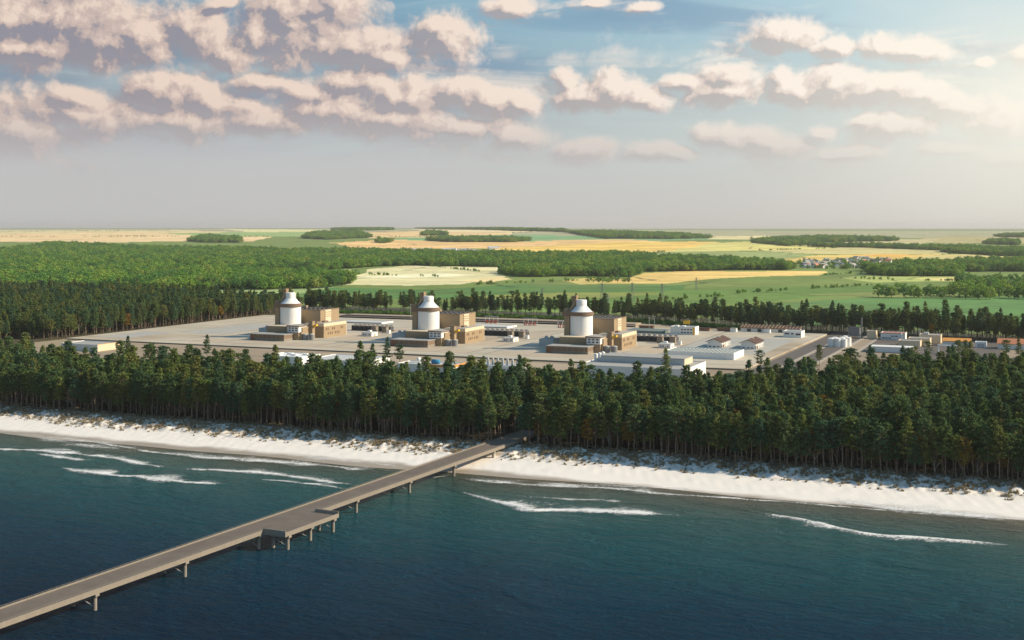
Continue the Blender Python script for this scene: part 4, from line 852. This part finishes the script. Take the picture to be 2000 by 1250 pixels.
def pine(seed, h, rad, base, shape, m='needles', dense=1.0, tint=None):
    rng = np.random.RandomState(seed); cs = []; rs = []; tb = MB()
    lean = rng.normal(size=2)*.4
    ax = lambda z: np.array((lean[0]*(z/h)**2+.25*math.sin(z*.35+seed), lean[1]*(z/h)**2+.25*math.cos(z*.3+seed), z))
    ks = np.linspace(0, h*.96, 7)
    for a, c in zip(ks[:-1], ks[1:]): tb.bar(ax(a), ax(c), .34*(1-a/h)+.05, .34*(1-c/h)+.05, n=6)
    nw = int(15*dense)+2
    for i in range(nw):
        t = (i+rng.uniform(-.3, .3))/(nw-1); t = min(max(t, 0), 1); z = h*(base+(1-base)*t)
        if shape == 'cone': L = rad*(1-t)**.75+.35
        elif shape == 'round': L = rad*math.sqrt(max(.06, 1-((t-.45)/.6)**2))
        elif shape == 'slim': L = rad*(.45+.55*math.sin(math.pi*min(1, t*.8+.2)))
        else: L = rad*rng.uniform(.4, 1)*(1-.6*t)
        k = rng.randint(4, 7) if shape != 'bare' else 4
        a0 = rng.uniform(0, 6.28)
        for j in range(k):
            an = a0+j*6.283/k+rng.uniform(-.45, .45); Lj = L*rng.uniform(.55, 1.18)
            if rng.rand() < .12: continue
            tip = ax(z)+np.array((math.cos(an)*Lj, math.sin(an)*Lj, Lj*rng.uniform(-.08, .35)))
            if Lj > 1.0: tb.bar(ax(z), tip, .09, .03, n=3)
            for q in ((.45, .8, 1.0) if Lj > 2 else (.6, 1.0)):
                if rng.rand() < .1: continue
                p = ax(z)*(1-q)+tip*q; p = p+rng.normal(size=3)*.25; cs.append(p); rs.append((1.1*rng.uniform(.7, 1.25), 1.1*rng.uniform(.7, 1.25), .6*rng.uniform(.6, 1.2)))
    for z in np.linspace(h*.95, h*1.02, 3): cs.append(ax(z)); rs.append((.4, .4, .6))
    # dead lower branches
    for i in range(9):
        z = h*base*rng.uniform(.35, 1); an = rng.uniform(0, 6.28); L = rng.uniform(.8, 2.2); tb.bar(ax(z), ax(z)+np.array((math.cos(an)*L, math.sin(an)*L, rng.uniform(-.1, .5))), .06, .02, n=3)
    v = leafquads(np.array(cs), np.array(rs), 12, .40, .95, rng)
    return quadmesh('crown', v, M[m]), tb.mesh('trunk', M['bark'])
def bare(seed, h):
    rng = np.random.RandomState(seed); tb = MB(); tips = []
    def grow(p, d, L, r, lev):
        q = p+d*L; tb.bar(p, q, r, r*.6, n=4 if lev else 5)
        if lev >= 3: tips.append(q); return
        for i in range(3 if lev else 5):
            nd = d*.9+rng.normal(size=3)*.42; nd[2] = abs(nd[2])+.25; nd /= np.linalg.norm(nd); s_ = rng.uniform(.45, 1.0)
            grow(p+(q-p)*s_, nd, L*rng.uniform(.42, .6), r*.45, lev+1)
    grow(np.zeros(3), np.array((.03, .02, 1.0)), h*.55, .2, 0)
    v = leafquads(np.array(tips), np.full((len(tips), 3), .6), 2, .25, .5, rng)
    return quadmesh('crown', v, M['autumn']), tb.mesh('trunk', M['barepale'])
def broad(seed, h, rad, lm='leaf'):
    rng = np.random.RandomState(seed); tb = MB(); cs = []; rs = []
    tb.bar((0,0,0), (0,0,h*.55), .5, .25, n=6)
    for i in range(6):
        an = rng.uniform(0, 6.28); tb.bar((0,0,h*rng.uniform(.25,.45)), (math.cos(an)*rad*.6, math.sin(an)*rad*.6, h*rng.uniform(.6,.8)), .22, .08, n=4)
    for i in range(44):
        d = rng.normal(size=3); d /= np.linalg.norm(d); d[2] = d[2]*.9+.05
        k = rng.uniform(.62, 1.0); p = np.array((d[0]*rad*k, d[1]*rad*k, h*.52+d[2]*h*.45*k))
        s_ = rad*rng.uniform(.22, .36); cs.append(p); rs.append((s_, s_, s_*.8))
    v = leafquads(np.array(cs), np.array(rs), 15, rad*.11, rad*.24, rng, .3)
    return quadmesh('crown', v, M[lm]), tb.mesh('trunk', M['bark'])
# kind: name, meshes, look for the label
KIND = [
 ('pine_tree', pine(1, 29, 4.6, .40, 'cone'), 'tall pointed pine', 1.0, .24),
 ('pine_tree', pine(2, 26, 5.0, .46, 'round'), 'round topped pine with bare trunk', 1.0, .13),
 ('pine_tree', pine(3, 29, 3.8, .46, 'slim'), 'slim pine with a high crown', 1.0, .24),
 ('pine_tree', pine(4, 25, 4.6, .28, 'cone', dense=1.15), 'bushy low branched pine', 1.0, .20),
 ('pine_tree', pine(5, 27, 5.4, .52, 'round', dense=.8), 'loose spreading pine', 1.0, .09),
 ('pine_tree', pine(6, 22, 3.3, .36, 'slim', dense=.9), 'short thin pine', 1.0, .08),
 ('autumn_tree', pine(7, 20, 3.9, .36, 'round', m='autumn', dense=.8), 'yellow leaved autumn tree', 1.0, .02),
 ('bare_tree', bare(8, 17), 'pale leafless tree', 1.0, .03),
]
BROAD = [broad(11, 19, 8.5), broad(12, 16, 9.0), broad(13, 21, 7.5, 'leaf_dark'), broad(14, 14, 7.0, 'leaf_dark')]
PROTO = {}
def make_tree(k, u, v, label, group, s=1.0, z=None, rot=0):
    name, (cm, tm), _, _, _ = KIND[k]
    x, y = XY(u, v)
    e = bpy.data.objects.new(name, None); link(e); e.location = (x, y, (float(height(x, y)) if z is None else z)-.15); e.rotation_euler = (0, 0, rot); e.scale = (s, s, s*random.uniform(.95, 1.05))
    tag(e, label, 'tree', group)
    for nm, me in (('trunk', tm), ('crown', cm)):
        o = bpy.data.objects.new(nm, me); link(o, e)
    return e
random.seed(11); rng = np.random.RandomState(7)
def pier_free(u, v):
    x, y = XY(u, v); n_ = x*PN[0]+y*PN[1]-PC; a = x*PE[0]+y*PE[1]
    return not (abs(n_) < 10 and a < 690)
ORD = {1:'first',2:'second',3:'third'}
def ordinal(n):
    ones = ['','first','second','third','fourth','fifth','sixth','seventh','eighth','ninth','tenth','eleventh','twelfth','thirteenth','fourteenth','fifteenth','sixteenth','seventeenth','eighteenth','nineteenth']
    tens = {2:'twenty',3:'thirty',4:'forty',5:'fifty',6:'sixty',7:'seventy',8:'eighty',9:'ninety'}; tth = {2:'twentieth',3:'thirtieth',4:'fortieth',5:'fiftieth',6:'sixtieth',7:'seventieth',8:'eightieth',9:'ninetieth'}
    if n >= 100: return 'hundredth' if n == 100 else 'hundred and '+ordinal(n-100)
    if n < 20: return ones[n]
    return tth[n//10] if n % 10 == 0 else tens[n//10]+'-'+ones[n % 10]
def vfront(u): return 653+3*math.sin(u/45+1)+2*math.sin(u/19)
wts = np.array([k[4] for k in KIND]); wts /= wts.sum()
wfront = np.array([.12,.18,.2,.12,.13,.12,.035,.10]); wfront /= wfront.sum()
ROWS = []
for row in range(2):
    pts = []; u = -668.0
    while u < 22:
        uu_ = u+random.uniform(-1, 1); vv_ = vfront(uu_)+row*5.2+random.uniform(-1.4, 1.4)
        if pier_free(uu_, vv_): pts.append((uu_, vv_))
        u += random.uniform(4.1, 5.3)
    ROWS.append(pts)
pu = UVc(*(PC*PN+660*PE))[0]
for row, pts in enumerate(ROWS):
    left = [p for p in pts if p[0] < pu]; right = [p for p in pts if p[0] >= pu]
    for side, lst in (('left', left[::-1]), ('right', right)):
        for i, (u, v) in enumerate(lst):
            k = int(rng.choice(len(KIND), p=wfront)); rw = 'along the beach edge' if row == 0 else 'in the second row'
            make_tree(k, u, v, f'{KIND[k][2]}, {ordinal(i+1)} tree {rw} {side} of the pier', 'trees at the front of the coastal forest', random.uniform(.8, 1.06), rot=random.uniform(0, 6.28))
NTREES = sum(len(p) for p in ROWS)
# single tall pines rising above the forest by the platform
for px, py, s_, k, lb in ((728,726,1.12,3,'bushy pine rising in front of the right white store'), (757,722,1.1,0,'tall pine with thin crown left of the blue tank building'), (781,722,.98,1,'solitary high pine just left of the blue tank building'), (404,712,1.06,0,'spire topped pine standing above the forest at the left'), (250,700,1.0,3,'pale pine in front of the cream warehouse'), (1300,752,1.12,0,'tallest pine before the large white hall'), (1484,738,1.0,4,'lone pine beside the asphalt road'), (1600,726,.9,2,'lone pine standing at the asphalt road near the tanks'), (1812,716,.95,4,'loose pine before the stepped beige blocks'), (1786,722,.9,1,'round pine left of the loose pine before the beige blocks'), (1872,716,1.0,1,'round pine before the orange roofed hall'), (1886,706,.8,2,'slim pine at the right end of the orange roofed hall'), (1965,716,1.0,4,'loose pine before the red roofed hall'), (1990,710,.9,0,'pointed pine at the right edge before the red roofed hall'), (1700,728,.95,0,'pointed pine rising before the pale sand roof'), (1538,744,.9,3,'bushy pine at the lower end of the asphalt road')):
    x, y, _ = at(px, py, flat=G); u, v = UVc(x, y); make_tree(k, u, v, lb, 'single pines above the forest', s_*.86, rot=px)
# ---- scatter objects for the masses of forest
def obj_info(nt, mesh, holder):
    n = nt.nodes.new('GeometryNodeObjectInfo'); n.transform_space = 'ORIGINAL'; n.inputs['As Instance'].default_value = True; n.inputs[0].default_value = holder; return n.outputs['Geometry']
HOLD = {}
def holder_for(me):
    """an existing object that carries this mesh"""
    if me not in HOLD:
        HOLD[me] = next(o for o in bpy.data.objects if o.type == 'MESH' and o.data is me)
    return HOLD[me]
def scatter(name, pts, kinds, scl, meshes, label, cat='trees'):
    """pts (n,3): one object whose trees are placed by geometry nodes"""
    me = bpy.data.meshes.new(name); n_ = len(pts)
    me.vertices.add(n_); me.vertices.foreach_set('co', np.asarray(pts, np.float32).ravel())
    for nm, ty, dat in (('kind','INT',np.asarray(kinds, np.int32)), ('turn','FLOAT',rng.uniform(0, 6.28, n_).astype(np.float32)), ('size','FLOAT',np.asarray(scl, np.float32)), ('stretch','FLOAT',(np.asarray(scl)*rng.uniform(.86, 1.16, n_)).astype(np.float32))):
        a = me.attributes.new(nm, ty, 'POINT'); a.data.foreach_set('value', dat)
    me.update(); o = bpy.data.objects.new(name, me); link(o); tag(o, label, cat, kind='stuff')
    ng = bpy.data.node_groups.new('scatter', 'GeometryNodeTree'); ng.is_modifier = True
    ng.interface.new_socket('Geometry', in_out='INPUT', socket_type='NodeSocketGeometry'); ng.interface.new_socket('Geometry', in_out='OUTPUT', socket_type='NodeSocketGeometry')
    N = ng.nodes; L = ng.links; gi = N.new('NodeGroupInput'); go = N.new('NodeGroupOutput'); jn = N.new('GeometryNodeJoinGeometry')
    def attr(nm, ty): a = N.new('GeometryNodeInputNamedAttribute'); a.data_type = ty; a.inputs[0].default_value = nm; return a.outputs[0]
    rot = N.new('ShaderNodeCombineXYZ'); L.new(attr('turn', 'FLOAT'), rot.inputs[2]); sc = N.new('ShaderNodeCombineXYZ'); sz = attr('size', 'FLOAT')
    L.new(sz, sc.inputs[0]); L.new(sz, sc.inputs[1]); L.new(attr('stretch', 'FLOAT'), sc.inputs[2]); kd = attr('kind', 'INT')
    for i, ms_ in enumerate(meshes):
        cmp_ = N.new('FunctionNodeCompare'); cmp_.data_type = 'INT'; cmp_.operation = 'EQUAL'; ii = [s for s in cmp_.inputs if s.type == 'INT']; L.new(kd, ii[0]); ii[1].default_value = i
        j2 = N.new('GeometryNodeJoinGeometry')
        for m_ in ms_: L.new(obj_info(ng, m_, holder_for(m_)), j2.inputs[0])
        ip = N.new('GeometryNodeInstanceOnPoints'); L.new(gi.outputs[0], ip.inputs['Points']); L.new(cmp_.outputs[0], ip.inputs['Selection']); L.new(j2.outputs[0], ip.inputs['Instance']); L.new(rot.outputs[0], ip.inputs['Rotation']); L.new(sc.outputs[0], ip.inputs['Scale'])
        L.new(ip.outputs[0], jn.inputs[0])
    L.new(jn.outputs[0], go.inputs[0]); md = o.modifiers.new('scatter', 'NODES'); md.node_group = ng
    return o
def jitter_grid(u0, u1, v0, v1, st):
    gu, gv = np.meshgrid(np.arange(u0, u1, st), np.arange(v0, v1, st)); gu = gu+rng.uniform(-.5, .5, gu.shape)*st; gv = gv+rng.uniform(-.5, .5, gv.shape)*st
    return gu.ravel(), gv.ravel()
def in_view(x, y, m=.50): return np.abs(x) < m*y+40
def pinemass(name, u, v, label, smin=.72, smax=1.14):
    x, y = u*CS+v*SN, -u*SN+v*CS; k = in_view(x, y); u, v, x, y = u[k], v[k], x[k], y[k]
    n_ = x*PN[0]+y*PN[1]-PC; a = x*PE[0]+y*PE[1]; k = ~((np.abs(n_) < 10) & (a < 690)); x, y, u, v = x[k], y[k], u[k], v[k]
    z = height(x, y)-.2
    # patches of the same kind of pine stand together
    pk = (wav(u, v, 90, 60, 3)+rng.normal(size=len(u))*.5); kinds = rng.choice(len(KIND), len(u), p=wts)
    sc = rng.uniform(smin, smax, len(u))*(1+.16*wav(u, v, 95, 40, 3))
    return scatter(name, np.stack([x, y, z], 1), kinds, sc, [k_[1] for k_ in KIND], label)
# coastal forest
u, v = jitter_grid(-1150, 300, 658, 1075, 7.2)
vf = np.array([vfront(q) for q in u])
vb = forest_back(u)+7*wav(u, v*0, 55, 60, 3)
kp = (v > vf+8.5) & (v < vb)
# leave the yards and buildings free
def clear(u, v, rects):
    k = np.ones(len(u), bool)
    for (a, b_, c, d) in rects: k &= ~((u > a) & (u < b_) & (v > c) & (v < d))
    return k
pinemass('pine_forest', u[kp], v[kp], 'dense dark pine forest between the beach and the power station')
# forest at the left of the platform
u, v = jitter_grid(-2100, -1014, 640, 1660, 7.6)
kp = ~((v < 1062) & (u > -960)) & (u < np.where(v > 1060, -1016, np.interp(v, [640, 800, 900, 960, 1060], [-850, -990, -1010, -1030, -1060]))) & (v < np.interp(u, [-2100,-1600,-1390,-1080,-1014], [1640,1650,1640,1570,1556])+6*wav(u, v*0, 57, 50, 3))
pinemass('pine_forest', u[kp], v[kp], 'dark pine forest filling the left side beside the platform')
# belt behind the platform
u, v = jitter_grid(-1016, 420, 1360, 1720, 7.0)
vb0 = np.interp(u, [-1016,-770,-490,-400,-330,-243,-150,-46,100,420], [1556,1592,1572,1540,1506,1488,1474,1450,1404,1340])
kp = (v > vb0) & (v < vb0+np.interp(u, [-1016,-800,-640,-300,0,420], [50,30,34,44,56,80])+10*wav(u, v*0, 58, 40, 3)) & (rng.uniform(size=len(u)) < np.interp(u, [-1016,-900,-500,-300,420], [.8,.55,.62,.9,1]))
pinemass('pine_belt', u[kp], v[kp], 'belt of pines behind the power station')
# low dark scrub at the foot of the belt
u, v = jitter_grid(-1000, -250, 1500, 1620, 3.6)
vb0 = np.interp(u, [-1016,-770,-490,-400,-330,-243], [1550,1584,1564,1532,1498,1482]); kp = (v > vb0-12) & (v < vb0+12)
SCRUB = (u[kp], v[kp])
# broad leaved woods far behind
bh = []
for i, (cm, tm) in enumerate(BROAD):
    x, y, z = at((1716, 1741, 1768, 1795)[i], (580, 581, 582, 581.5)[i]); e = bpy.data.objects.new('round_tree', None); link(e); e.location = (x, y, z-.3); e.scale = (1.35,)*3
    tag(e, ['leftmost tall round tree at the near end of the hedge in the green meadow', 'wide low round tree second from the left in the meadow hedge', 'tall narrow round tree third from the left in the meadow hedge', 'small round tree fourth from the left in the meadow hedge'][i], 'tree', 'round trees in the meadow hedge')
    for nm, m_ in (('trunk', tm), ('crown', cm)): link(bpy.data.objects.new(nm, m_), e)
    bh.append(e)
HEDGE = [(1720+i*9.0+random.uniform(-4, 4), 578+random.uniform(-4.5, 4)+.012*i*9) for i in range(38)]
HEDGE = [h_ for h_ in HEDGE if all(abs(h_[0]-q) > 8 for q in (1716, 1741, 1768, 1795))]
CL = [(1880+random.uniform(-10, 150), 566+random.uniform(-5, 5)) for i in range(34)]+[(1872+i*10, 553+random.uniform(-3, 4)) for i in range(16)]
SM = [(1150+i*9.5+random.uniform(-3, 3), 551.5+random.uniform(-.6, .8)) for i in range(9)]+[(662,541),(672,540),(680,539.5),(688,539),(696,539),(668,552),(660,549)]
def round_tree(px, py, label, group, smin=.8, smax=1.25):
    i = random.randrange(4); x, y, z = at(px, py); e = bh[i].copy(); COL.objects.link(e); e.location = (x, y, z-.3); s_ = random.uniform(smin, smax); e.scale = (s_, s_, s_*random.uniform(.85, 1.1)); e.rotation_euler = (0, 0, random.uniform(0, 6.28))
    e['label'] = label; e['group'] = group
    for nm, m_ in (('trunk', BROAD[i][1]), ('crown', BROAD[i][0])): link(bpy.data.objects.new(nm, m_), e)
for j, (px, py) in enumerate(sorted(HEDGE)): round_tree(px, py, f'round green tree, {ordinal(j+1)} further right in the long meadow hedge', 'round trees in the meadow hedge', 1.2, 1.6)
for j, (px, py) in enumerate(CL): round_tree(px, py, 'round green tree in the cluster above the meadow hedge at the right edge', 'clustered round trees at the right edge', 1.0, 1.5)
for j, (px, py) in enumerate(SM[:9]): round_tree(px, py, f'small round tree, {ordinal(j+1)} from the left in the row by the tan field', 'small trees by the tan field', .75, 1.0)
for j, (px, py) in enumerate(SM[9:]): round_tree(px, py, 'round tree standing free at the right tip of the left wood', 'free trees at the tip of the left wood', .8, 1.1)
for px, py, lb in ((1799, 514, 'lone round tree beyond the far village'),): round_tree(px, py, lb, 'lone far trees', 1.5, 1.6)
for lb, pts in WOODS:
    poly = [at(px, py)[:2] for px, py in pts]; P = np.array(poly); x0, y0 = P.min(0); x1, y1 = P.max(0)
    st = 13.5 if y0 < 5000 else 16.5
    gx, gy = np.meshgrid(np.arange(x0, x1, st), np.arange(y0, y1, st)); gx = (gx+rng.uniform(-.5, .5, gx.shape)*st).ravel(); gy = (gy+rng.uniform(-.5, .5, gy.shape)*st).ravel()
    jx_ = gx+16*wav(gx, gy, 31, 120, 2); jy_ = gy+40*wav(gx, gy, 32, 200, 2)
    k = inpoly(jx_, jy_, poly) & in_view(gx, gy)&(wav(gx, gy, 36, 420, 3)+.5*wav(gx, gy*.6, 37, 130, 2) < .78); gx, gy = gx[k], gy[k]
    if not len(gx): continue
    sc = rng.uniform(.7, 1.4, len(gx))*(1.1 if y0 < 6000 else 1.25)
    kk = rng.randint(0, 2, len(gx))+2*((wav(gx, gy*.6, 39, 240, 3)+rng.normal(size=len(gx))*.35) > .12)
    scatter('leafy_wood', np.stack([gx, gy, height(gx, gy)-.4], 1), kk, sc, BROAD, lb, 'wood')
su, sv = SCRUB; sx, sy = su*CS+sv*SN, -su*SN+sv*CS
scatter('scrub', np.stack([sx, sy, height(sx, sy)-.3], 1), rng.randint(0, 4, len(sx)), rng.uniform(.14, .30, len(sx)), BROAD, 'low dense scrub at the foot of the pine belt', 'bushes')
HL = [[(840,520),(930,530),(985,537)],[(690,536),(760,538),(860,541)],[(930,556),(1040,552),(1130,548)],[(1440,573),(1560,566),(1720,556)],[(1300,586),(1440,577)],[(1480,490),(1640,484)],[(1240,505),(1380,508),(1480,509)],[(960,496),(1130,497),(1300,492)],[(560,561),(670,560)],[(430,462),(600,464)],[(-20,463),(350,462)],[(1600,538),(1690,533)],[(700,463),(980,463)],[(1840,497),(2000,492)],[(1640,543),(1760,548),(1880,549)],[(0,453),(330,450)],[(1000,455),(1120,452)]]
hp = []
for ln in HL:
    Q = np.array([at(*q)[:2] for q in ln]); dd = np.r_[0, np.cumsum(np.linalg.norm(np.diff(Q, axis=0), axis=1))]; m_ = int(dd[-1]/9)+2; tt = np.sort(rng.uniform(0, dd[-1], m_))
    gap = wav(tt, tt*0, 81, 300, 2) > -.25; tt = tt[gap]; hp.append(np.stack([np.interp(tt, dd, Q[:, 0]), np.interp(tt, dd, Q[:, 1])+rng.normal(size=len(tt))*4], 1))
hp = np.concatenate(hp); scatter('hedgerow', np.c_[hp, height(hp[:, 0], hp[:, 1])-.3], rng.randint(0, 4, len(hp)), rng.uniform(.18, .5, len(hp)), BROAD, 'low broken hedges running between the far fields', 'hedges')
# village trees
pts = [at(random.uniform(1558, 1735), random.uniform(508, 526)) for _ in range(150)]; pts = np.array(pts)
scatter('village_trees', pts, rng.randint(0, 4, len(pts)), rng.uniform(.45, .9, len(pts)), BROAD, 'green trees scattered between the far village houses')
# ------------------------------------------------------------------ dune grass
gv = []; gr = np.random.RandomState(33)
def tuft(u, v, s):
    x, y = XY(u, v); z = float(height(x, y)); n_ = int(16+10*s)
    an = gr.uniform(0, 6.28, n_); ln = gr.uniform(.5, 1.15, n_)*s; ti = gr.uniform(.15, 1.0, n_); ro = gr.uniform(0, .55*s, n_); a2 = gr.uniform(0, 6.28, n_)
    bx = x+np.cos(a2)*ro; by = y+np.sin(a2)*ro; tx = bx+np.cos(an)*ln*np.sin(ti); ty = by+np.sin(an)*ln*np.sin(ti); tz = z+ln*np.cos(ti)
    w_ = .10*s+.04; px_, py_ = -np.sin(an)*w_, np.cos(an)*w_
    q = np.stack([np.stack([bx-px_, by-py_, np.full(n_, z-.1)], 1), np.stack([bx+px_, by+py_, np.full(n_, z-.1)], 1), np.stack([tx+px_*.3, ty+py_*.3, tz], 1), np.stack([tx-px_*.3, ty-py_*.3, tz], 1)], 1)
    gv.append(q.reshape(-1, 3))
nt = 0
while nt < 11000:
    u = gr.uniform(-720, 60); s_ = np.clip(gr.normal(57, 9.5), 33, 74); v = float(shore(u))+s_
    c_ = wav(np.array([u]), np.array([v]), 77, 24, 3)[0]+.25*wav(np.array([u]), np.array([v]), 78, 7, 2)[0]
    lim = -.05 if s_ > 48 else .22
    if s_ > 62: lim = -.5
    if c_ < lim and gr.rand() > .2: continue
    if not pier_free(u, v): continue
    tuft(u, v, gr.uniform(.45, 1.2)*(1.3 if s_ < 52 else 1.0)); nt += 1
go_ = bpy.data.objects.new('dune_grass', quadmesh('dune_grass', np.concatenate(gv), M['grass'])); link(go_); tag(go_, 'dry tan marram grass tufts on the white dune', 'grass', kind='stuff')
# ------------------------------------------------------------------ haze over the land
hz = MB().box(-30000, 30000, -400, 62000, -8, 260).build('haze', None); tag(hz, 'thin pale haze over the far land', 'haze', kind='stuff')
mh = bpy.data.materials.new('haze'); mh.use_nodes = True; t = mh.node_tree; t.nodes.clear(); n = NB(t)
pv = n.n('ShaderNodeVolumePrincipled'); pv.inputs['Color'].default_value = (.93,.90,.87,1); pv.inputs['Density'].default_value = 2.2e-5; pv.inputs['Anisotropy'].default_value = .2
o_ = n.n('ShaderNodeOutputMaterial'); n.put(o_.inputs['Volume'], pv.outputs[0]); hz.data.materials.append(mh)
